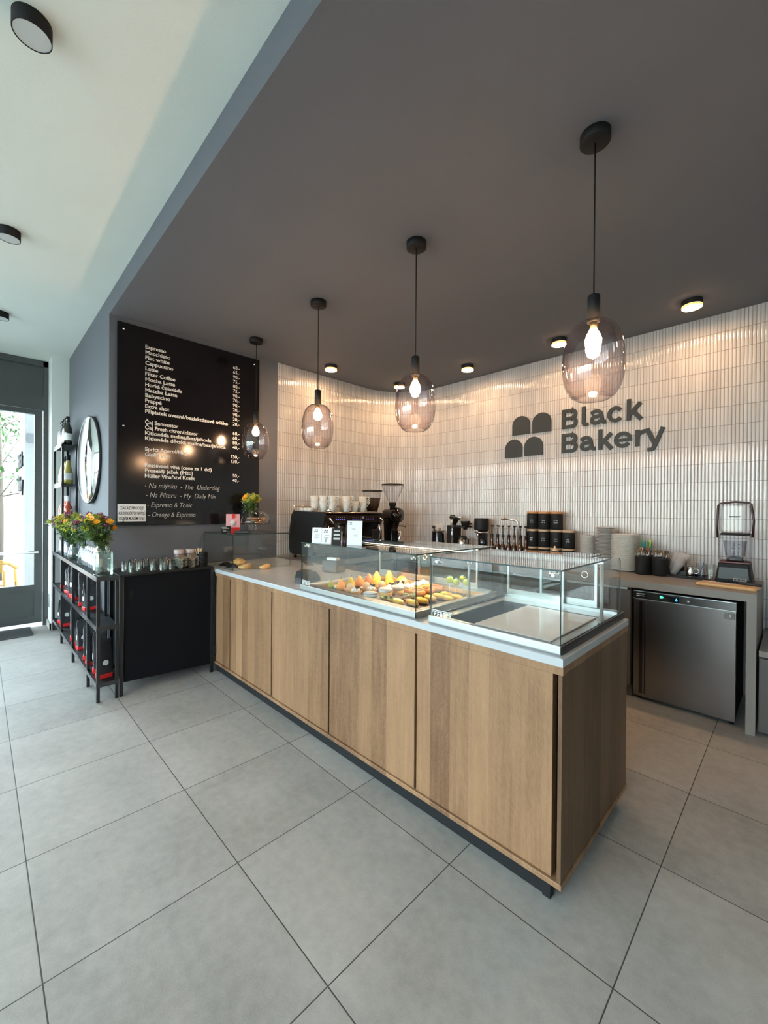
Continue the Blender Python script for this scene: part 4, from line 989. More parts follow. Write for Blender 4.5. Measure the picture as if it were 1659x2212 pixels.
for x, y in ((-3.604, .772), (-3.604, 1.452), (WX+.03, .785), (WX+.03, 1.45)):
    b = MB(); b.box(x-.012, x+.012, y-.012, y+.012, 0, .906); b.build('leg', BLACK, t, off)
for z in (.19, .81):
    b = MB(); b.box(-3.605, -3.585, 1.462, 1.476, z-.04, z+.04, bevel=.002); b.build('hinge', BLACK, t, off)
b = MB(); b.box(WX+.02, -3.62, .79, 1.44, .10, .112); b.build('bottom_shelf', BLACKM, t, off)

PX = [-3.598, -3.975, -4.70, -5.44, -6.09]; PY = (.625, .742)
t = thing('metal_rack', 'long narrow black metal rack with a taller tower at its far end', 'rack', (-4.85, .68, 0)); off = t.location
for x in PX:
    for y in PY:
        b = MB(); h = 2.09 if x < -5.3 else RT-.02; x_ = x+(.04 if x == -5.44 else 0); 
        b.box(x-.0105, x+.0105, y-.0105, y+.0105, 0, RT-.02); b.build('post', BLACK, t, off)
TX = (-5.40, -6.02)
for x in TX:
    for y in PY:
        b = MB(); b.box(x-.010, x+.010, y-.010, y+.010, RT, 2.085); b.build('tower_post', BLACK, t, off)
for z in (.13, .545, RT-.012):
    b = MB(); b.box(PX[-1], PX[0], PY[0]-.012, PY[1]+.012, z-.004, z+.004)
    b.build('shelf', BLACKM, t, off)
    b = MB(); b.box(PX[-1], PX[0]+.0105, PY[0]-.013, PY[0]-.009, z-.022, z+.012); b.box(PX[0]+.0105, PX[0]+.0125, PY[0]-.012, PY[1]+.012, z-.02, z+.012)
    b.build('shelf_rail', mat('black_satin_rail', (.03, .03, .033), .25), t, off)
for z in (1.25, 1.672, 2.09):
    b = MB(); b.box(TX[1]-.01, TX[0]+.01, PY[0]-.011, PY[1]+.011, z-.006, z, bevel=.001)
    b.build('tower_shelf', BLACKM, t, off)
    b = MB(); b.box(TX[1]-.01, TX[0]+.01, PY[0]-.013, PY[0]-.010, z-.03, z+.022); b.build('tower_rail', mat('black_satin_rail', (.03, .03, .033), .25), t, off)
b = MB(); b.box(TX[1], TX[0]+.01, PY[1]+.006, PY[1]+.011, 2.07, 2.12); b.build('back_lip', BLACK, t, off)

def bottle_proto(kind, label, loc, group):
    prof = {'burgundy': [(0, 0), (.034, 0), (.038, .004), (.038, .16), (.034, .185), (.018, .215), (.0145, .235), (.0145, .29), (.016, .292), (.016, .30), (0, .30)],
            'flute': [(0, 0), (.036, 0), (.040, .004), (.041, .10), (.036, .14), (.024, .20), (.015, .255), (.014, .30), (.0, .31)],
            'small': [(0, 0), (.024, 0), (.027, .004), (.027, .11), (.022, .135), (.012, .155), (.012, .18), (0, .18)]}[kind[0]]
    t = thing('bottle', label, 'bottle', loc, 0, group)
    b = MB(); b.lathe(prof, 20, cap=False); b.build('body', kind[1], t)
    zt = prof[-1][1]; r = .0165
    b = MB(); b.lathe([(0, zt-.055), (r, zt-.055), (r, zt+.003), (0, zt+.003)], 16); b.build('cap', kind[2], t)
    rb = prof[3][0]; b = MB(); z0, z1 = (.05, .12) if kind[0] != 'small' else (.035, .10)
    b.lathe([(rb+.0008, z0), (rb+.0008, z1)], 24, cap=False); b.build('paper_label', WPAPER, t)
    return t
DKG = mat('dark_wine_glass', (.02, .02, .012), .08, 0, .1, 8, spec=.8)
STRAW = mat('pale_wine', (.50, .45, .12), .08, 0, .1, 8, spec=.7); ROSE = mat('rose_wine', (.62, .10, .05), .08, 0, .1, 8, spec=.7); CLW = mat('clear_wine', (.30, .34, .36), .06, 0, .1, 8, spec=.8)
def row(kind, xs, y, z, labs, group, yj=0):
    p = None
    for x, l in zip(xs, labs):
        if p is None: p = bottle_proto(kind, l, (x, y, z), group)
        else: dup(p, (x, y, z), 0, l)
ordw = ['nearest', 'second', 'third', 'fourth', 'farthest']
row(('burgundy', DKG, BLACKG), [-5.46, -5.57, -5.68, -5.79, -5.90], .675, 2.0905, [f'dark wine bottle with white label on the tower top, {o} in the row' for o in ordw], 'dark bottles on top of the tower')
row(('flute', STRAW, BLACKM), [-5.47, -5.60, -5.73, -5.86], .68, 1.6725, [f'pale straw wine bottle with black cap on upper tower shelf, {o} in the row' for o in ('nearest', 'second', 'third', 'farthest')], 'straw coloured bottles on the tower')
row(('burgundy', ROSE, WPAPER), [-5.47, -5.60, -5.73, -5.86], .68, 1.2505, [f'pink rose wine bottle with white cap below straw bottles, {o} in the row' for o in ('nearest', 'second', 'third', 'farthest')], 'rose bottles on the tower')
row(('small', CLW, BLACKM), [-5.50, -5.64, -5.78, -5.92], .68, RT-.008, [f'slim clear bottle on the rack top beneath the tower, {o} in the row' for o in ('nearest', 'second', 'third', 'farthest')], 'clear bottles under the tower')
row(('small', CLW, CHROME), [-4.02+-.10*i for i in range(7)], .70, RT-.008, [f'small white labelled bottle on the rack behind the square jug, {o} from the jug' for o in ('first', 'second', 'third', 'fourth', 'fifth', 'sixth', 'farthest')], 'small white labelled bottles')
# vases and bouquets on the rack
t = thing('square_jug', 'big squarish greenish glass bottle jug holding flowers, nearest on rack', 'vase', (-3.72, .676, RT-.0078), .1)
b = MB()
def sqr(r, k=.62):
    pts = []
    for i in range(32):
        a = 2*PI*i/32; c, s_ = math.cos(a), math.sin(a); q = (abs(c)**4+abs(s_)**4)**.25; pts.append((r*c/(q*k+(1-k)), r*s_/(q*k+(1-k))))
    return pts
rings = []
for r, z, k in ((.052, 0, 1), (.060, .008, 1), (.062, .05, 1), (.062, .165, 1), (.056, .19, .9), (.038, .225, .6), (.026, .245, 0), (.026, .262, 0), (.030, .268, 0), (.030, .280, 0)):
    rings.append([b.bm.verts.new((x*1.0, y*.95, z)) for x, y in sqr(r, k)])
for a, c in zip(rings, rings[1:]):
    for i in range(32):
        f = b.bm.faces.new([a[i], a[(i+1) % 32], c[(i+1) % 32], c[i]]); f.smooth = True
b.bm.faces.new(rings[0]); b.build('glass_jug', GREENG, t)
b = MB(); b.tube([(.03, 0, .255), (.06, .0, .245), (.07, 0, .20), (.063, 0, .17)], .005, 8); b.build('handle', GREENG, t)
flowers(t, .28, 95, .155, .21, ['grey', 'daisy', 'umbel', 'green', 'purple', 'grey', 'green', 'grey'], 21, (.0, -.06), .02, .8)
t = thing('teardrop_vase', 'green tinted teardrop vase with yellow bouquet on the rack below tower', 'vase', (-5.03, .672, RT-.0078))
b = MB(); b.lathe([(0, 0), (.028, .002), (.046, .02), (.052, .05), (.044, .09), (.030, .14), (.024, .19), (.028, .21)], 28, cap=False); b.build('glass_vase', GREENG, t)
flowers(t, .22, 95, .19, .29, ['umbel', 'daisy', 'umbel', 'green', 'grey', 'purple', 'umbel'], 8, (.05, -.07), .02, .7)
t = thing('clear_carafe', 'clear glass carafe with foliage between teardrop vase and square jug', 'vase', (-4.55, .675, RT-.0078))
b = MB(); b.lathe([(0, 0), (.035, .002), (.042, .02), (.036, .10), (.020, .17), (.022, .22)], 24, cap=False); b.build('glass_vase', CLEAR, t)
flowers(t, .24, 40, .13, .20, ['umbel', 'grey', 'green', 'umbel'], 31, (.02, -.04), .018, .7)
# coffee bags
FOIL = mat('black_foil', (.07, .07, .075), .24, .55, .3, 40, .5, 26); STK = mat('round_white_sticker', (.72, .72, .70), .5)
def bag(loc, rz, label, h=.25, grp=None, lean=.15, first=[None]):
    if first[0] is None:
        t = thing('coffee_pouch', label, 'coffee bag', loc, rz, grp)
        b = MB(); prof = [(-.038, 0), (.038, 0), (.040, .03), (.026, .14), (.006, .215), (.002, .25), (-.002, .25), (-.006, .215), (-.026, .14), (-.040, .03)]
        b.prism(prof, -.046, .046, 'YZ', bevel=.003, M=Matrix.Rotation(PI/2, 4, 'Z'))
        for v in b.bm.verts: v.co.x += .004*math.sin(v.co.z*70+v.co.y*40); v.co.y += .004*math.sin(v.co.z*55)
        b.build('foil', FOIL, t)
        b = MB(); b.box(-.0415, .0415, -.0475, .0475, .0, .030, bevel=.003); b.build('red_base', RED, t)
        b = MB(); b.cyl(.020, 0, .0015, M=Matrix.Translation((0, -.0462, .10)) @ Matrix.Rotation(PI/2, 4, 'X')); b.build('sticker', STK, t)
        b = MB(); b.cyl(.020, 0, .0015, M=Matrix.Translation((.0335, 0, .10)) @ Matrix.Rotation(.14, 4, 'Y') @ Matrix.Rotation(PI/2, 4, 'Y')); b.build('side_sticker', STK, t)
        first[0] = t; return t
    t = dup(first[0], loc, rz, label, grp); t.scale = (.95+.1*math.sin(loc[0]*7), 1, 1.16+.14*math.sin(loc[0]*11)); return t
ups = [(-4.30, .1), (-4.52, -.2), (-4.84, .2), (-4.98, .3), (-5.14, -.1), (-5.30, .2), (-5.62, .1)]
for i, (x, r) in enumerate(ups):
    bag((x, .685, .5492), r, f'black foil coffee pouch with red base on the middle rack shelf, {["nearest", "second", "third", "fourth", "fifth", "sixth", "farthest"][i]} along it', grp='coffee pouches on the middle shelf')
dn = [(-3.72, .15), (-3.87, -.1), (-4.12, .2), (-4.28, -.2), (-4.62, .1), (-4.80, .2), (-4.98, -.15), (-5.62, .1), (-5.82, .2)]
for i, (x, r) in enumerate(dn):
    bag((x, .685, .1342), r, f'black foil coffee pouch with red base on the bottom rack shelf, {["nearest", "second", "third", "fourth", "fifth", "sixth", "seventh", "eighth", "farthest"][i]} along it', grp='coffee pouches on the bottom shelf')
# tumblers on the cabinet
g0 = thing('glass_tumbler', 'clear upturned tumbler nearest the square jug on the black cabinet', 'glass', (-3.93, .79, RT), 0, 'clear tumblers on the black cabinet')
b = MB(); b.lathe([(.030, 0), (.027, .04), (.024, .078), (.0, .08)], 20, cap=False); b.lathe([(.028, .001), (.022, .07), (0, .072)], 20, cap=False); b.build('glass', CLEAR, g0)
tm = [(-3.80, .84), (-3.90, .88), (-3.76, .93), (-3.86, .97), (-3.93, 1.02), (-3.72, 1.02), (-3.82, 1.06), (-3.68, 1.08), (-3.76, 1.13), (-3.88, 1.13), (-3.95, .93), (-3.68, 1.15), (-3.93, 1.17), (-3.71, .87)]
for i, (x, y) in enumerate(tm): dup(g0, (x, y, RT), i, 'clear upturned glass tumbler among the cluster on the black cabinet top')
g0['label'] = 'clear upturned glass tumbler among the cluster on the black cabinet top'
# cup carriers
CARD = mat('grey_moulded_pulp', (.44, .42, .36), .85, 0, .1, 60, .3, 140)
for k in range(6):
    t = thing('cup_carrier', f'grey moulded cardboard cup carrier, {["lowest", "second from below", "third from below", "fourth from below", "fifth from below", "topmost"][k]} in the stack on the cabinet', 'cup carrier', (-3.76, 1.30, RT+.0125*k), .12+.03*(k % 2), 'stack of cardboard cup carriers')
    b = MB(); nx, ny = 14, 16; vs = {}
    for i in range(nx+1):
        for j in range(ny+1):
            x = -.085+.17*i/nx; y = -.105+.21*j/ny; u = abs(x)/.085; v = abs(y)/.105
            z = .035+.020*math.cos(4*PI*j/ny)*-1*(1 if 1 else 0)-.03*max(u, 0)**6
            for cx in (-.042, .042):
                for cy in (-.052, .052):
                    d = math.hypot(x-cx, y-cy)
                    if d < .034: z = .006+.8*max(0, d-.026)
            vs[i, j] = b.bm.verts.new((x, y, max(z, .001)))
    for i in range(nx):
        for j in range(ny): f = b.bm.faces.new([vs[i, j], vs[i+1, j], vs[i+1, j+1], vs[i, j+1]]); f.smooth = True
    for f in list(b.bm.faces): pass
    ret = bmesh.ops.solidify(b.bm, geom=list(b.bm.faces), thickness=.0025)
    b.build('tray', CARD, t)
for i, (x, y, lab) in enumerate(((-3.86, 1.265, 'small jar with pale pink lid behind the cup carriers, left one'), (-3.86, 1.36, 'small jar with pale pink lid behind the cup carriers, right one'))):
    t = thing('lidded_jar', lab, 'jar', (x, y, RT), 0)
    b = MB(); b.lathe([(0, 0), (.034, 0), (.036, .004), (.036, .10), (.032, .11), (0, .11)], 24); b.build('jar_body', mat('jar_rosy', (.24, .13, .12), .3, 0, .2, 10), t)
    b = MB(); b.lathe([(0, .106), (.041, .106), (.042, .110), (.042, .138), (.039, .142), (0, .142)], 28); b.build('jar_lid', mat('pale_pink_lid', (.55, .47, .47), .4), t)
t = thing('cup_stack', 'stack of black ribbed paper cups at the right end of the cabinet', 'cup stack', (-3.70, 1.415, RT))
b = MB()
pr = [(0, 0), (.028, 0)]
for k in range(9): pr += [(.030+.0006*k, .008+.012*k), (.036+.0004*k, .010+.012*k), (.0365+.0004*k, .016+.012*k), (.031+.0006*k, .018+.012*k)]
pr += [(.036, .125), (0, .125)]
b.lathe(pr, 28, smooth=False); b.build('cups', BLACKM, t)
t = thing('stirrer_cup', 'black cup full of pale wooden stirrers behind the black cup stack', 'cup', (-3.80, 1.44-.02, RT+.0), 0)
b = MB(); b.lathe([(0, 0), (.026, 0), (.034, .10), (.031, .10), (.025, .01), (0, .01)], 24, cap=False); b.build('cup', BLACKM, t)
b = MB(); rr = random.Random(9)
for k in range(26):
    a = rr.uniform(0, 6.28); q = rr.uniform(0, .022); b.tube([(q*.5*math.cos(a), q*.5*math.sin(a), .02), (q*1.6*math.cos(a), q*1.6*math.sin(a), .148+rr.uniform(-.008, .006))], .0028, 5)
o = b.build('stirrers', mat('stirrer_wood', (.62, .47, .30), .6), t); o['kind'] = 'stuff'
t = thing('wooden_block', 'small reddish wooden block on the cabinet left of cup carriers', 'block', (-3.86, 1.20, RT), .4)
b = MB(); b.box(-.02, .02, -.02, .02, 0, .06, bevel=.003); b.box(-.017, .017, -.017, .017, .06, .066, bevel=.002); b.build('block', mat('red_wood', (.30, .12, .06), .5), t)

# ============================================================ BACK COUNTERS
BZ = .905
t = thing('back_worktop', 'grey brown laminate worktop running along the tiled wall round the corner', 'worktop', (-1.5, 3.9, 0)); off = t.location
b = MB()
arc = [(-3.38-.648*math.cos(a*PI/20), 3.62+.648*math.sin(a*PI/20)) for a in range(0, 11)]
b.prism([(WX+.003, 2.333), (-3.36, 2.333), (-3.36, 3.52), (-.183, 3.52), (-.183, WY-.003)]+list(reversed(arc)), BZ-.052, BZ, 'XY'); b.build('top', GREY_TOP, t, off)
b = MB(); b.box(-.231, -.183, 3.52, WY-.004, 0, BZ-.052); b.build('end_leg', GREY_TOP, t, off)
def unit(name, label, x0, x1, y0, y1, doors, face='Y'):
    t = thing(name, label, 'cabinet', ((x0+x1)/2, (y0+y1)/2, 0)); off = t.location
    b = MB()
    if face == 'Y': b.box(x0, x1, y0+.02, y1, .10, BZ-.053); b.box(x0, x1, y0+.06, y1, 0, .10)
    else: b.box(x0, x1-.02, y0, y1, .10, BZ-.053); b.box(x0, x1-.06, y0, y1, 0, .10)
    b.build('body', GREY_CAB, t, off)
    n = doors
    for k in range(n):
        if face == 'Y':
            a = x0+(x1-x0)*k/n; c = x0+(x1-x0)*(k+1)/n
            b = MB(); b.box(a+.0015, c-.0015, y0, y0+.019, .10, BZ-.075, bevel=.001); d = b.build('door', GREY_CAB, t, off)
            b = MB(); b.box(a+.02, c-.02, y0-.012, y0+.001, BZ-.072, BZ-.066); b.box(a+.02, c-.02, y0-.014, y0-.011, BZ-.072, BZ-.056); b.build('handle', ALU, d, off)
        else:
            a = y0+(y1-y0)*k/n; c = y0+(y1-y0)*(k+1)/n
            b = MB(); b.box(x1-.019, x1, a+.0015, c-.0015, .10, BZ-.075, bevel=.001); d = b.build('door', GREY_CAB, t, off)
            b = MB(); b.box(x1-.001, x1+.012, a+.02, c-.02, BZ-.072, BZ-.066); b.build('handle', ALU, d, off)
unit('base_cabinet', 'dark grey base cabinets under the back worktop, left of the steel fridge', -3.36, -.895, 3.54, WY-.004, 5)
unit('base_cabinet', 'dark grey base cabinets under espresso machine along the left tiled wall', WX+.02, -3.38, 2.34, 3.52, 2, 'X')
# steel undercounter fridge
t = thing('undercounter_fridge', 'brushed steel undercounter fridge with dark control strip and blue digit', 'fridge', (-.56, 3.85, 0)); off = t.location
b = MB(); b.box(-.885, -.29, 3.60, 4.2, .03, .815); b.build('housing', BLACKM, t, off)
b = MB(); b.box(-.880, -.284, 3.560, 3.60, .035, .768, bevel=.002); b.build('door', STEEL, t, off)
b = MB(); b.box(-.842, -.820, 3.556, 3.561, .06, .758); b.box(-.808, -.800, 3.556, 3.561, .06, .758); b.build('door_grip', BLACKG, t, off)
b = MB(); b.box(-.884, -.284, 3.558, 3.60, .774, .828); b.build('control_strip', brushed('dark_strip', (.14, .135, .13), .22), t, off)
b = MB(); b.box(-.884, -.284, 3.556, 3.60, .826, .830); b.box(-.884, -.284, 3.556, 3.561, .769, .773); b.build('trim_line', ALU, t, off)
b = MB(); b.box(-.86, -.81, 3.552, 3.558, .806, .811); b.box(-.86, -.81, 3.552, 3.558, .793, .795); b.build('vent_bar', ALU, t, off)
b = MB(); b.box(-.655, -.595, 3.5545, 3.558, .782, .818, bevel=.001); b.build('display', BLACKG, t, off)
text_mesh('digit', [('6', -.617, .788, .028, None, 'L')], emat('blue_digit', (.03, .30, 1), 1.6), t, (1, 0, 0), (0, 0, 1), (0, 3.554, 0), off, .0006, .02)
b = MB(); b.box(-.712, -.700, 3.5555, 3.558, .794, .812); b.prism([(-.700, .812), (-.685, .800), (-.700, .794)], 3.5555, 3.558, 'XZ'); b.build('green_light', emat('green_light', (.05, .6, .3), .8), t, off)
b = MB(); b.lathe([(.009, 0), (.009, .006), (0, .007)], 18, M=Matrix.Translation((-.543, 3.558, .797)) @ Matrix.Rotation(PI/2, 4, 'X')); b.build('lock', CHROME, t, off)
b = MB(); b.box(-.345, -.291, 3.5585, 3.560, .715, .757); b.build('sticker', mat('grey_sticker', (.16, .16, .16), .4), t, off)
text_mesh('number', [('3', -.315, .723, .030, None, 'C')], WT, t, (1, 0, 0), (0, 0, 1), (0, 3.558, 0), off, .0005, .02)
for x in (-.86, -.31):
    b = MB(); b.cyl(.018, 0, .032, (x, 3.64), 14); b.build('foot', BLACKP, t, off)
# lower unit right of the leg
t = thing('low_bench_unit', 'low grey cabinet unit at the right edge beyond the worktop leg', 'cabinet', (.25, 3.9, 0)); off = t.location
b = MB(); b.box(-.17, .85, 3.545, WY-.004, .03, .505); b.build('body', GREY_CAB, t, off)
b = MB(); b.box(-.17, .85, 3.52, WY-.004, .515, .552); b.build('top', GREY_TOP, t, off)
b = MB(); b.box(-.165, .33, 3.525, 3.543, .05, .503, bevel=.001); b.build('door', GREY_CAB, t, off)
t = thing('power_box', 'dark power socket box above the low bench at the right edge', 'socket', (-.07, 4.2, .6), 0)
b = MB(); b.box(-.08, .08, -.06, .06, -.047, .12, bevel=.006); b.build('housing', BLACKP, t)
b = MB()
for x in (-.04, .02): b.lathe([(.016, 0), (.018, .004), (.012, .002), (0, .002)], 16, M=Matrix.Translation((x, -.06, .07)) @ Matrix.Rotation(PI/2, 4, 'X'))
b.build('sockets', mat('socket_grey', (.30, .34, .34), .4), t)

# ============================================================ ESPRESSO MACHINE (front faces +X)
t = thing('espresso_machine', 'black two group espresso machine with chrome rail below stacked white cups', 'espresso machine', (-3.66, 2.83, BZ)); off = Vector((0, 0, 0))
EX0, EX1, EY0, EY1 = -.29, .36, -.41, .40    # local: x towards barista, y along the wall
def lp(x, z): return (x, z)
side = [(-.27, .10), (-.24, .05), (-.20, .04), (.14, .04), (.16, .08), (.16, .22), (.20, .30), (.36, .36), (.375, .46), (.36, .488), (-.13, .505), (-.19, .500), (-.225, .46), (-.27, .25)]
for y in (EY0, EY1-.03):
    b = MB(); b.prism(side, y, y+.03, 'XZ', bevel=.006); b.build('side_panel', BLACKM, t)
b = MB(); b.box(-.23, .08, EY0+.03, EY1-.03, .06, .45); b.build('boiler_body', mat('dark_steel_body', (.10, .09, .085), .3, .8), t)
b = MB(); b.prism([(.08, .36), (.36, .385), (.372, .47), (.08, .49)], EY0+.03, EY1-.03, 'XZ', bevel=.004); b.build('head', mat('maroon_black_gloss', (.02, .012, .012), .18), t)
b = MB(); b.box(-.20, .34, EY0+.03, EY1-.03, .488, .496); b.build('cup_tray', STEEL, t)
b = MB(); b.tube([(.372, EY0+.02, .490), (.372, EY1-.0, .490)], .007, 10); b.tube([(-.2, EY0+.01, .56), (-.2, EY1, .56)], .005, 8)
for y in (EY0+.02, EY1-.01): b.tube([(-.2, y, .5), (-.2, y, .56)], .005, 8)
b.build('rail', mat('copper_chrome', (.80, .62, .52), .15, 1.), t)
b = MB()
for g in (-.24, -.02, .17):
    for k in range(5):
        y = g+k*.026-.02; b.box(.371, .3745, y, y+.010, .422, .4245)
b.build('button_lights', emat('blue_button', (.2, .22, .9), 1.0), t)
b = MB()
for g in (-.24, -.02, .17):
    for k in range(5):
        y = g+k*.026-.02; b.box(.371, .374, y, y+.008, .442, .448)
b.box(.371, .374, .09, .12, .43, .452); b.build('button_marks', mat('grey_marks', (.35, .33, .33), .4), t)
for y in (-.20, .14):
    b = MB(); b.lathe([(0, .25), (.040, .25), (.042, .27), (.042, .30), (.048, .31), (.048, .36), (0, .37)], 28, M=Matrix.Translation((.20, y, 0))); gh = b.build('group_head', CHROME, t)
    b = MB(); b.lathe([(0, .215), (.036, .218), (.036, .25), (0, .25)], 24, M=Matrix.Translation((.20, y, 0))); b.tube([(.21, y, .232), (.30, y+.03, .225), (.40, y+.06, .215)], .012, 10, taper=[.7, 1, 1.15]); b.build('portafilter', BLACKP, gh)
    b = MB(); b.tube([(.20, y, .22), (.20, y-.02, .19), (.20, y-.02, .175)], .007, 8); b.tube([(.20, y, .22), (.20, y+.02, .19), (.20, y+.02, .175)], .007, 8); b.build('spout', CHROME, gh)
for y in (EY0+.06, EY1-.05):
    b = MB(); b.tube([(.34, y, .38), (.37, y, .35), (.375, y+.015, .28), (.35, y+.02, .20), (.335, y+.02, .13)], .006, 8); b.tube([(.34, y, .44), (.395, y, .43), (.405, y+.03, .39), (.39, y+.045, .37)], .007, 8); b.build('steam_wand', CHROME, t)
b = MB(); b.box(.08, .34, EY0+.03, EY1-.03, .05, .085, bevel=.004)
for i in range(14): b.box(.09, .335, EY0+.05+i*.05, EY0+.075+i*.05, .085, .088)
b.build('drip_tray', STEEL, t)
b = MB(); b.box(.078, .085, EY0+.03, EY1-.03, .085, .36); b.build('backsplash', mat('mirror_steel', (.45, .42, .40), .12, 1.), t)
for x in (-.2, .12):
    for y in (EY0+.04, EY1-.04):
        b = MB(); b.cyl(.018, 0, .05, (x, y), 14); b.build('foot', BLACKP, t)
b = MB(); b.tube([(-.15, EY0-.001, .42), (.0, EY0-.003, .447), (.1, EY0-.001, .452)], .002, 6); b.tube([(-.15, EY0-.001, .42), (-.2, EY0-.002, .34), (-.225, EY0-.002, .2)], .002, 6); b.build('side_groove', BLACKG, t)
# cups on the machine, top of tray z
CT0 = BZ+.4965
def cup_proto(label, loc, rz):
    t = thing('tall_cup', label, 'cup', loc, rz, 'white conical cups on the espresso machine')
    b = MB(); b.lathe([(0, 0), (.026, 0), (.028, .003), (.044, .108), (.041, .108), (.025, .006), (0, .006)], 26, cap=False); b.build('cup_body', PORC, t)
    b = MB(); b.tube([(.042, 0, .100), (.068, 0, .103), (.070, 0, .097), (.036, 0, .045)], .0036, 8); b.build('handle', PORC, t)
    t.scale = (1.15, 1.15, 1.1); return t
base_x = -3.66
# (x, y, level)
cs = [(-3.70, 2.60, 2, 'double stacked white cup, highest one at the left end of the tray'), (-3.62, 2.66, 0, 'lower white cup in the second stack from the left'), (-3.62, 2.66, 1, 'upper white cup in the second stack from the left'), (-3.56, 2.73, 0, 'lower white cup in the third stack from the left'), (-3.56, 2.73, 1, 'upper white cup in the third stack from the left'),
      (-3.68, 2.80, 1, 'white cup behind the third stack, only its top shown'), (-3.68, 2.80, 0, 'white cup standing behind the third stack'), (-3.50, 2.88, 0, 'lower white cup of the tall middle stack'), (-3.50, 2.88, 1, 'upper white cup of the tall middle stack'), (-3.64, 2.95, 0, 'white cup behind the tall middle stack'), (-3.64, 2.95, 1, 'upper white cup behind the tall middle stack'),
      (-3.50, 3.00, 0, 'low white cup right of the tall middle stack'), (-3.48, 3.10, 0, 'lowest of the nested cups at the right of the tray'), (-3.48, 3.10, .5, 'second of the nested cups at the right of the tray'), (-3.48, 3.10, 1., 'topmost of the nested cups at the right of the tray'), (-3.60, 3.14, 0, 'white cup in the rear right corner of the tray')]
p = None
for x, y, lv, lab in cs:
    z = CT0+(lv if lv <= 1 else 1)*.055
    if lv == 2: z = CT0+.055
    if p is None: p = cup_proto(lab, (x, y, z), .55)
    else: dup(p, (x, y, z), .45+.2*math.sin(y*9), lab)
dup(p, (-3.70, 2.60, CT0), .5, 'lower white cup at the left end of the tray')
e0 = thing('espresso_cup', 'low white espresso cup in the rear left row on the machine', 'cup', (-3.82, 2.52, CT0), 0, 'low white espresso cups on the machine')
b = MB(); b.lathe([(0, 0), (.022, 0), (.030, .01), (.032, .042), (.029, .042), (.027, .012), (0, .008)], 22, cap=False); b.build('cup_body', PORC, e0)
for i in range(5): dup(e0, (-3.77+.068*(i % 3)-.0, 2.50+.066*(i // 3)+.0, CT0), 0, 'low white espresso cup in the rear left row on the machine') if i else None
t = thing('tamper', 'small chrome tamper ring at the front left of the cup tray', 'tamper', (-3.44, 2.60, CT0))
b = MB(); b.lathe([(0, 0), (.026, 0), (.028, .004), (.028, .03), (.024, .034), (0, .034)], 24); b.build('ring', CHROME, t)
t = thing('espresso_grinder', 'coffee grinder with bean filled smoked hopper behind the stacked cups', 'coffee grinder', (-3.60, 3.36, BZ))
b = MB(); b.box(-.09, .09, -.09, .09, .02, .30, bevel=.02); b.cyl(.07, .30, .50); b.build('body', BLACKP, t)
b = MB(); b.box(-.08, .12, -.08, .08, 0, .02, bevel=.005); b.build('base', BLACKP, t)
b = MB(); b.lathe([(.060, .50), (.085, .58), (.115, .74)], 32, cap=False); b.build('hopper', CLEAR, t)
b = MB(); b.lathe([(0, .505), (.057, .505), (.082, .58), (.098, .665), (0, .672)], 28, cap=False); o = b.build('coffee_beans', mat('beans', (.06, .028, .012), .5, 0, .5, 120, .6, 160), t); o['kind'] = 'stuff'
b = MB(); b.lathe([(0, .74), (.118, .74), (.120, .748), (.116, .758), (0, .760)], 32); b.build('hopper_lid', BLACKP, t)
t = thing('shop_grinder', 'tall black shop grinder with empty wide clear hopper in wall corner', 'coffee grinder', (-3.53, 3.64, BZ))
b = MB(); b.box(-.07, .07, -.09, .09, 0, .03, bevel=.006); b.prism([(-.09, .03), (.05, .03), (.04, .30), (.07, .36), (.07, .42), (-.11, .42), (-.10, .30)], -.055, .055, 'XZ', bevel=.008); b.build('stand', BLACKG, t)
b = MB(); b.lathe([(0, -.13), (.06, -.13), (.07, -.12), (.075, .02), (.085, .03), (.095, .08), (.085, .12), (.03, .135), (.015, .15), (0, .15)], 30, M=Matrix.Translation((.0, 0, .46)) @ Matrix.Rotation(PI/2, 4, 'Y')); b.build('grinding_head', BLACKG, t)
b = MB(); b.cyl(.035, .53, .58, (.0, 0), 24); b.cyl(.045, .575, .615, (0, 0), 24); b.build('neck', BLACKM, t)
b = MB(); b.lathe([(.045, .615), (.075, .68), (.125, .78), (.135, .83)], 36, cap=False); b.build('hopper', PLASTICG, t)
b = MB(); b.lathe([(0, .828), (.138, .828), (.140, .834), (.134, .842), (0, .846)], 36); b.build('hopper_lid', BLACKP, t)
b = MB(); b.tube([(.05, .02, .33), (.16, .05, .325), (.17, .055, .31)], .006, 8); b.build('lever', BLACKP, t)
b = MB(); b.lathe([(.02, .16), (.026, .27), (.024, .27), (.0185, .16)], 20, M=Matrix.Translation((.12, 0, 0)), cap=False); b.build('spout', CHROME, t)
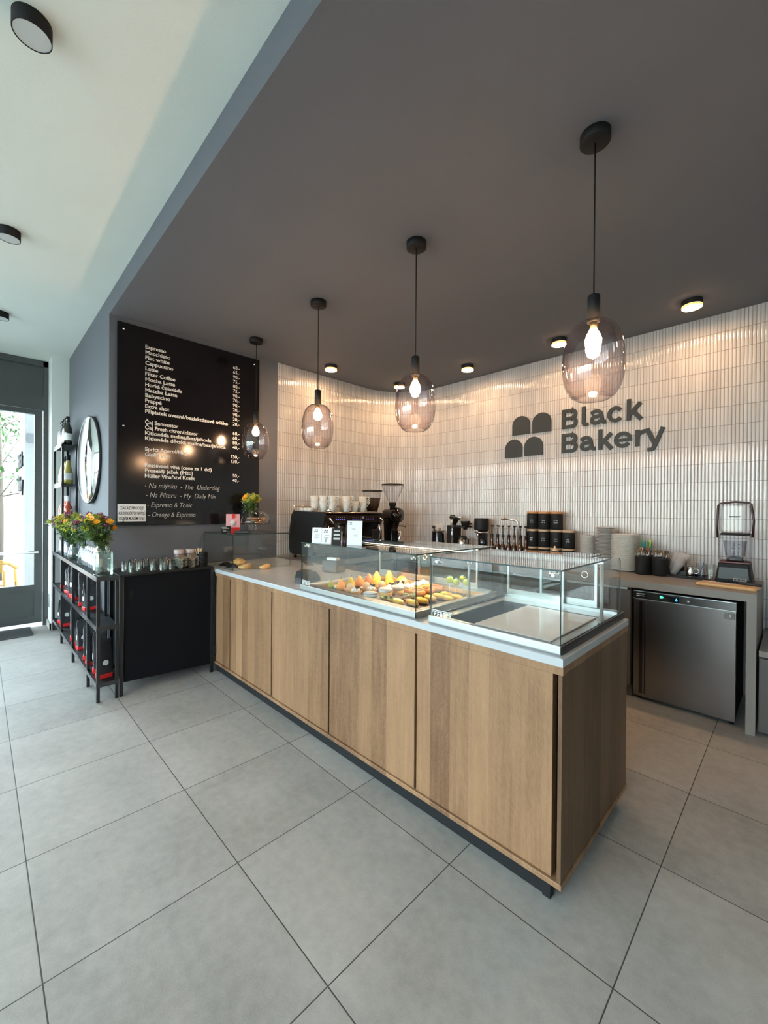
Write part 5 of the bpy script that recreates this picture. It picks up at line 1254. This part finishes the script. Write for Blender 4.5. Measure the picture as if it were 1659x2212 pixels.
# small things on the corner of the counter
for i, (x, y, lab) in enumerate(((-3.27, 3.70, 'small round chrome dish on the worktop nearest the tall black grinder'), (-3.12, 3.78, 'small round chrome dish on the worktop nearer the wall socket'))):
    t = thing('chrome_dish', lab, 'dish', (x, y, BZ)); b = MB(); b.lathe([(0, 0), (.03, 0), (.045, .02), (.03, .035), (.008, .045), (0, .046)], 24); b.build('dish', CHROME, t)
t = thing('wall_outlet', 'white double wall socket on the curved tiles left of kettle', 'socket', (-3.30, WY-.012, 1.19))
b = MB(); b.box(-.075, .075, -.008, .006, -.055, .055, bevel=.003, M=Matrix.Rotation(.08, 4, 'Z')); b.build('cover', mat('socket_white', (.70, .66, .62), .35), t)
b = MB()
b.bm.free()
for x in (-.036, .036):
    b = MB(); b.lathe([(.021, 0), (.023, .004), (.019, .004), (.015, .001), (0, .001)], 20, M=Matrix.Translation((x, -.008, -.012)) @ Matrix.Rotation(PI/2, 4, 'X')); b.build('insert', mat('socket_shadow', (.30, .27, .25), .5), t)
# kettle
t = thing('kettle', 'black kettle with steel handle left of the drip coffee maker', 'kettle', (-3.13, 4.05, BZ), 0)
b = MB(); b.lathe([(0, .0), (.085, 0), (.088, .02), (.086, .03), (.084, .25), (.078, .27), (0, .272)], 30); b.build('body', BLACKG, t)
b = MB(); b.tube([(-.065, 0, .27), (-.075, 0, .30)], .012, 8); b.ball((-.078, 0, .315), .022); b.build('lid_knob', BLACKP, t)
b = MB(); b.tube([(.075, -.02, .255), (.115, -.03, .25), (.125, -.03, .15), (.130, -.03, .02)], .009, 10); b.build('handle', mat('satin_steel', (.55, .54, .52), .3, 1.), t)
# drip coffee maker
t = thing('drip_coffee_maker', 'black drip coffee maker with two filter baskets and steel thermos jug', 'coffee maker', (-2.80, 4.06, BZ), 0)
b = MB(); b.box(-.155, .12, -.10, .10, 0, .03, bevel=.004); b.box(-.155, -.06, -.08, .08, .03, .33, bevel=.004); b.box(-.155, .10, -.08, .08, .325, .345, bevel=.003); b.build('body', BLACKM, t)
b = MB(); b.tube([(-.075, -.085, .0), (-.075, -.085, .42), (-.075, -.02, .44)], .007, 8); b.tube([(-.08, -.07, .445), (.06, -.07, .44)], .008, 8); b.build('spray_arm', CHROME, t)
for x, z, rz_ in ((-.10, .35, .3), (.06, .30, 0)):
    b = MB(); b.lathe([(0, 0), (.022, 0), (.055, .09), (.058, .10), (.054, .10), (0, .096)], 26, M=Matrix.Translation((x, -.01, z)) @ Matrix.Rotation(rz_*.6, 4, 'Y')); b.tube([(x+.03, -.01, z+.06), (x+.09, -.03, z+.07)], .012, 8); b.build('filter_basket', BLACKP, t)
b = MB(); b.ball((-.13, 0, .44), .045, (1, .5, .8), 2); b.build('scoop', BLACKP, t)
b = MB(); b.lathe([(0, .03), (.062, .03), (.065, .04), (.060, .15), (.050, .19), (0, .19)], 30, M=Matrix.Translation((.03, -.02, 0))); b.build('thermos', mat('satin_steel', (.55, .54, .52), .3, 1.), t)
b = MB(); b.lathe([(0, .188), (.052, .188), (.054, .195), (.046, .225), (0, .23)], 26, M=Matrix.Translation((.03, -.02, 0))); b.tube([(.07, -.03, .20), (.12, -.04, .19), (.115, -.04, .08), (.09, -.035, .06)], .011, 8); b.build('thermos_lid', BLACKP, t)
# black electric grinder tower
t = thing('filter_grinder', 'slim black cylinder grinder between coffee maker and syrup bottles', 'coffee grinder', (-2.555, 4.10, BZ))
b = MB(); b.lathe([(0, 0), (.055, 0), (.055, .30), (0, .30)], 28, M=Matrix.Translation((.02, 0, 0))); b.box(-.065, .02, -.05, .05, 0, .02, bevel=.004); b.build('body', BLACKG, t)
b = MB(); b.lathe([(0, .30), (.080, .30), (.082, .31), (.082, .425), (.078, .435), (0, .435)], 32); b.build('head', BLACKM, t)
b = MB(); b.cyl(.078, .268, .285, seg=28); b.cyl(.02, .22, .27, (-.045, 0)); b.build('dial', CHROME, t)
# syrup bottles with pumps
AMB = mat('amber_dark', (.045, .018, .008), .1, 0, .3, 8, spec=.7)
s0 = None
for i in range(7):
    x = -2.395+.0665*i; lab = f'dark syrup bottle with pump spout, {["leftmost", "second from left", "third from left", "middle one", "third from right", "second from right", "rightmost"][i]} of seven by the jars'
    if s0 is None:
        s0 = thing('syrup_bottle', lab, 'bottle', (x, 4.06, BZ), 0, 'seven syrup bottles with pumps')
        b = MB(); b.lathe([(0, 0), (.030, 0), (.032, .004), (.032, .115), (.026, .145), (.016, .165), (.0145, .23), (.016, .24), (0, .24)], 20); b.build('body', AMB, s0)
        b = MB(); b.lathe([(0, .238), (.017, .238), (.017, .26), (.006, .268), (.005, .345), (.014, .352), (.018, .362), (0, .366)], 16); b.tube([(0, 0, .36), (.022, -.012, .358), (.034, -.018, .345)], .0055, 8); b.build('pump', BLACKP, s0)
    else: dup(s0, (x, 4.06+.008*(i % 2), BZ), [.2, 0, 2.9, 2.6, .5, 2.8, 3.0][i], lab)
# kitchen tap
t = thing('kitchen_tap', 'slender brushed steel tap arching left over the hidden sink', 'tap', (-2.02, 3.93, BZ))
b = MB(); b.cyl(.022, 0, .012); b.tube([(0, 0, .01), (0, 0, .395), (-.008, -.004, .415), (-.03, -.012, .428), (-.14, -.04, .440)], .012, 14); b.lathe([(0, 0), (.017, 0), (.017, .02), (0, .02)], 18, M=Matrix.Translation((-.14, -.04, .440)) @ Matrix.Rotation(-PI/2, 4, 'Y')); b.build('spout', mat('satin_steel', (.55, .54, .52), .3, 1.), t)
b = MB(); b.tube([(.0, 0, .06), (.05, .01, .08)], .006, 8); b.build('lever', CHROME, t)
# black storage jars with wooden lids
jars = [(-1.955, 0), (-1.830, 0), (-1.705, 0), (-1.585, 0), (-1.955, 1), (-1.83, 1), (-1.705, 1)]
jl = ['lower row, leftmost black jar with wooden lid beside the syrup bottles', 'lower row, second black jar with wooden lid from the left', 'lower row, third black jar with wooden lid from the left', 'lower row, rightmost black jar with exposed wooden lid', 'upper row, leftmost black jar standing on other jars', 'upper row, middle black jar standing on other jars', 'upper row, black jar with orange brown wooden lid on top']
JH = .166
for k in range(2): pass
def jar(x, lv, lab):
    t = thing('storage_jar', lab, 'jar', (x, 4.12, BZ+.155+lv*(JH+.016)), 0, 'black storage jars with wooden lids')
    b = MB(); b.lathe([(0, 0), (.054, 0), (.058, .006), (.058, JH-.016), (.054, JH-.008), (0, JH-.008)], 30); b.build('jar_body', BLACKM, t)
    b = MB(); b.lathe([(0, JH-.008), (.057, JH-.008), (.059, JH-.004), (.059, JH+.012), (.056, JH+.0155), (0, JH+.0155)], 30); b.build('wooden_lid', mat('lid_wood', (.50, .23, .10), .5, 0, .2, 20) if lv else mat('lid_wood_pale', (.46, .33, .22), .5, 0, .2, 20), t)
    b = MB(); r = random.Random(x*100+lv); R = .0585
    for row_ in range(2):
        wd = r.uniform(.4, .75)
        for k in range(6):
            a = -PI/2+.25+(-wd/2+wd*k/6); z = .085-.02*row_
            if r.random() < .15: continue
            p_ = [(R*math.cos(a+da), R*math.sin(a+da), z+dz) for da, dz in ((0, 0), (.07, 0), (.07, .010), (0, .010))]
            b.quad(*p_)
    b.build('white_writing', mat('faint_white', (.30, .31, .31), .6), t)
for (x, lv), lab in zip(jars, jl): jar(x, lv, lab)
bot = [(-1.955, 'bottom row, leftmost black jar, mostly hidden by display case'), (-1.83, 'bottom row, second black jar behind display case glass'), (-1.705, 'bottom row, third black jar behind display case glass'), (-1.585, 'bottom row, rightmost black jar resting on the worktop')]
for x, lab in bot:
    t = thing('storage_jar', lab, 'jar', (x, 4.12, BZ), 0, 'black storage jars with wooden lids')
    b = MB(); b.lathe([(0, 0), (.050, 0), (.054, .006), (.054, .132), (0, .136)], 30); b.build('jar_body', BLACKM, t)
    b = MB(); b.lathe([(0, .136), (.059, .136), (.060, .140), (.060, .152), (.057, .1548), (0, .1548)], 30); b.build('wooden_lid', mat('lid_wood_pale', (.46, .33, .22), .5, 0, .2, 20), t)
t = thing('wooden_reamer', 'pale wooden citrus reamer tip sticking up before the jars', 'kitchen utensil', (-1.62, 3.88, BZ))
b = MB(); b.lathe([(0, 0), (.05, 0), (.05, .02), (.045, .12), (.03, .15), (.012, .16), (.011, .185), (0, .196)], 20); b.build('body', mat('pale_beech', (.62, .47, .30), .5), t)
# plate stacks: every plate its own thing
def plates(x, y, z, n, r, pitch, label, grp, m, name='plate', jitter=.002, prof=None):
    rr = random.Random(n); p = None
    for i in range(n):
        loc = (x+rr.uniform(-jitter, jitter), y+rr.uniform(-jitter, jitter), z+i*pitch)
        lab = label+(', topmost' if i == n-1 else ', lowest' if i == 0 else '')
        if p is None:
            p = MB(); p.lathe(prof or [(0, 0), (r*.55, 0), (r*.62, .004), (r*.97, .012), (r, .014), (r*.98, .017), (r*.6, .008), (0, .006)], 32, cap=False)
            p = p.build(name, m); tag(p, lab, 'plate', grp, loc, 0)
        else:
            c = p.copy(); COL.objects.link(c); c.location = loc; c['label'] = lab
SAUC = mat('saucer_grey_white', (.50, .48, .45), .3, 0, .05); PL2 = mat('plate_stoneware', (.44, .42, .40), .3, 0, .05); PL3 = mat('plate_white', (.66, .63, .58), .3, 0, .03)
plates(-1.40, 4.10, BZ, 40, .068, .0072, 'grey white saucer in the short leftmost stack', 'saucers in the leftmost stack', SAUC)
plates(-1.245, 4.08, BZ, 30, .083, .0125, 'stoneware side plate in the tall widely spaced stack', 'side plates in the tall middle stack', PL2)
plates(-1.085, 4.085, BZ, 40, .108, .0079, 'large white dinner plate in the thick right stack', 'dinner plates in the right stack', PL3)
# cutlery pots
CUT = mat('cutlery_steel', (.26, .24, .22), .25, 1., .3)
def pot(x, y, r, h, label, n, col, name='cutlery_pot', kind='cutlery', lean=.5, ch=.10, seed=1):
    t = thing(name, label, 'pot', (x, y, BZ)); b = MB()
    b.lathe([(0, 0), (r*.92, 0), (r, .01), (r, h-.012), (r*1.03, h-.006), (r*.98, h), (r*.92, h), (r*.9, .01), (0, .008)], 32, cap=False); b.build('pot_body', BLACKM, t)
    rr = random.Random(seed)
    for k in range(n):
        a = rr.uniform(0, 2*PI); q = r*.82*math.sqrt(rr.random()); x0, y0 = q*.5*math.cos(a), q*.5*math.sin(a); x1, y1 = q*1.15*math.cos(a), q*1.15*math.sin(a); zt = h+ch*rr.uniform(.65, 1)
        b = MB()
        if kind == 'cutlery':
            b.tube([(x0, y0, .02), ((x0+x1)/2, (y0+y1)/2, h), (x1, y1, zt)], .004, 6, taper=[.6, .8, 1.3])
            b.build('cutlery_piece', CUT, t)
        else: b.tube([(x0, y0, .02), (x1*.9, y1*.9, zt)], .0035, 6); b.build('straw', col[k % len(col)], t)
    return t
ST = [mat('straw_green', (.02, .32, .12), .35), mat('straw_teal', (.02, .22, .20), .35), mat('straw_blue', (.03, .14, .40), .35), mat('straw_lime', (.45, .60, .05), .35)]
pot(-.925, 4.11, .052, .15, 'black pot of green and blue straws behind the cutlery pots', 22, [ST[0], ST[1], ST[2], ST[0], ST[1], ST[3]], name='straw_pot', kind='straw', ch=.135, seed=3)
pot(-.915, 3.975, .062, .150, 'black pot full of cutlery, left of two pots', 40, None, ch=.078, seed=5)
pot(-.795, 3.985, .062, .148, 'black pot full of cutlery, right one beside the tray', 40, None, ch=.062, seed=6)
pot(-.70, 4.11, .045, .155, 'dark brownish pot half hidden behind the right cutlery pot', 2, None, ch=.01, seed=7)
# tray with lids, milk jug, glasses
t = thing('serving_tray', 'low black rectangular tray holding lids and a small steel jug', 'tray', (-.665, 4.03, BZ), -.03)
b = MB(); b.box(-.16, .17, -.085, .10, 0, .006); b.box(-.16, .17, -.085, -.079, .006, .022); b.box(-.16, .17, .094, .10, .006, .022); b.box(-.16, -.154, -.079, .094, .006, .022); b.box(.164, .17, -.079, .094, .006, .022); b.build('tray', BLACKG, t)
MILKY = mat('milky_plastic', (.72, .67, .64), .25, 0, .05); MILKY.node_tree.nodes['Principled BSDF'].inputs['Alpha'].default_value = .34
l0 = None
for st_, (bx, by) in enumerate(((-.775, 4.05), (-.735, 4.02))):
    for k in range(9):
        lab = f'milky clear plastic cup nested in the {["left", "right"][st_]} leaning sleeve on the black tray'
        p_ = (bx+.0055*k+.02, by, BZ+.022+.0105*k)
        if l0 is None:
            l0 = thing('plastic_cup', lab, 'plastic cup', p_, 0, 'leaning sleeves of clear plastic cups'); b = MB()
            b.lathe([(0, 0), (.025, 0), (.037, .088), (.040, .090), (.040, .094), (.036, .092)], 24, cap=False); b.build('cup_body', MILKY, l0); q_ = l0
        else: q_ = dup(l0, p_, 0, lab)
        q_['group'] = f'{["left", "right"][st_]} leaning sleeve of clear plastic cups'
        q_.rotation_euler = (0, .42, 0)
t = thing('milk_jug', 'small steel milk jug standing on the black tray', 'jug', (-.60, 4.02, BZ+.0062), 0)
b = MB(); b.lathe([(0, 0), (.028, 0), (.030, .004), (.026, .05), (.022, .072), (.026, .09), (.024, .09), (.020, .07), (.024, .05), (0, .01)], 24, cap=False); b.build('jug_body', CHROME, t)
b = MB(); b.torus((.035, 0, .05), .018, .0035, 20, 8, axis='Y'); b.build('handle', CHROME, t)
t = thing('dark_box', 'small black box on the tray behind the steel jug', 'box', (-.655, 4.08, BZ+.0062)); b = MB(); b.box(-.05, .03, -.02, .02, 0, .04, bevel=.003); b.box(-.048, .028, -.018, .018, .04, .044, bevel=.002); b.build('box', BLACKP, t)
t = thing('whisk_ring', 'small silver ring lying at the front of the black tray', 'ring', (-.665, 3.97, BZ+.0062)); b = MB(); b.torus((0, 0, .006), .020, .003, 24, 8); b.torus((0, 0, .012), .015, .002, 24, 8); b.build('ring', CHROME, t)
for i, (x, y, h, lab) in enumerate(((-.535, 4.03, .115, 'clear glass with blue straw standing right of the milk jug'), (-.475, 3.93, .135, 'clear tulip shaped glass beside the cutting board'), (-.47, 4.02, .12, 'clear glass half behind the tulip glass'))):
    t = thing('drinking_glass', lab, 'glass', (x, y, BZ+(.0062 if i == 0 else 0)), i); b = MB(); b.lathe([(0, .004), (.022, .004), (.024, 0), (.025, .02), (.034, h*.6), (.032, h)], 24, cap=False); b.build('glass', CLEAR, t)
    if i == 0: b = MB(); b.tube([(-.015, 0, .01), (.02, 0, .13)], .0035, 6); b.build('straw', ST[2], t)
# blender
t = thing('blender', 'black base blender with clear sound cover and dark handle at right', 'blender', (-.335, 4.05, BZ), 0)
b = MB(); b.prism([(-.108, 0), (.108, 0), (.104, .02), (.088, .145), (-.088, .145), (-.104, .02)], -.10, .10, 'XZ', bevel=.008); b.build('base', BLACKM, t)
b = MB(); b.prism([(-.088, .03), (.088, .03), (.080, .115), (-.080, .115)], -.1035, -.100, 'XZ'); b.build('front_plate', mat('slate_blue_panel', (.045, .06, .065), .4), t)
b = MB(); b.box(.0, .075, -.1045, -.103, .018, .042); b.build('badge', mat('badge_grey', (.22, .21, .21), .35), t)
b = MB()
for k in range(9): b.box(.006+.007*k, .010+.007*k, -.1055, -.1045, .025, .035)
b.build('badge_lettering', BLACKM, t)
b = MB(); b.box(-.085, .09, -.085, .085, .145, .158, bevel=.003); b.build('gasket', mat('maroon_rubber', (.09, .012, .02), .35), t)
b = MB()
for (x0, z0, x1, z1) in ((-.088, .158, -.092, .36),): pass
b.prism([(-.090, .158), (.092, .158), (.094, .33), (.090, .36), (-.088, .36), (-.092, .33)], -.085, .085, 'XZ', bevel=.012); b.build('sound_cover', PLASTICG, t)
b = MB(); b.prism([(-.075, .365), (.08, .365), (.092, .40), (.082, .56), (.07, .585), (-.068, .588), (-.085, .57), (-.088, .40)], -.07, .07, 'XZ', bevel=.015); b.build('cover_hood', PLASTICG, t)
b = MB(); b.box(-.082, .088, -.075, .075, .352, .366, bevel=.004); b.box(-.030, .034, -.073, -.069, .487, .495, bevel=.002); b.build('seal', BLACKM, t)
b = MB(); b.tube([(-.100, -.03, .33), (-.104, -.03, .42), (-.098, -.03, .575), (-.085, -.03, .590), (0, -.03, .602), (.075, -.03, .595), (.090, -.03, .585), (.106, -.03, .46), (.100, -.03, .34)], .0075, 10); b.build('handle', mat('dark_plum_handle', (.03, .012, .018), .35), t)
b = MB(); b.lathe([(.045, .175), (.058, .20), (.068, .31), (.066, .31), (.055, .2), (0, .18)], 28, cap=False); b.build('jug', PLASTICG, t)
b = MB(); b.lathe([(0, .158), (.055, .158), (.045, .185), (.02, .195), (0, .2)], 20); b.build('blade_mount', BLACKP, t)
text_mesh('jug_lettering', [('Blendtec', .19, -.006, .030, .11, 'L')], BLACKM, t, (0, 0, 1), (-1, 0, 0), (0, -.0705, 0), (0, 0, 0), .0006, .01)
b = MB()
for k in range(8): b.box(-.035, -.028, -.0712, -.0705, .20+k*.013, .2015+k*.013)
for k in range(4): b.box(.026, .033, -.0712, -.0705, .20+k*.028, .206+k*.028)
b.build('scale_marks', BLACKM, t)
# cutting board and knife
t = thing('cutting_board', 'pale wooden chopping board lying at worktop front before the blender', 'cutting board', (-.345, 3.72, BZ), -.13)
b = MB(); b.box(-.165, .165, -.075, .075, 0, .022, bevel=.009); b.build('board', mat('beech_board', (.60, .37, .17), .5, 0, .12, 12), t)
t = thing('bread_knife', 'long knife with black handle lying on the chopping board', 'knife', (-.30, 3.76, BZ+.0225), -.16)
b = MB(); b.prism([(-.16, -.012), (.01, -.014), (.01, .014), (-.14, .012)], 0, .0016, 'XY'); b.build('blade', CHROME, t)
b = MB(); b.box(.01, .135, -.012, .012, 0, .018, bevel=.006); b.build('handle', BLACKP, t)
# lidded black pan / cash drawer seen through the chilled case
t = thing('tablet_stand', 'black tablet scale lying on the worktop behind the display cases', 'tablet', (-1.40, 2.36-.03, BZ-.04), -.1)
bpy.data.objects.remove(t)
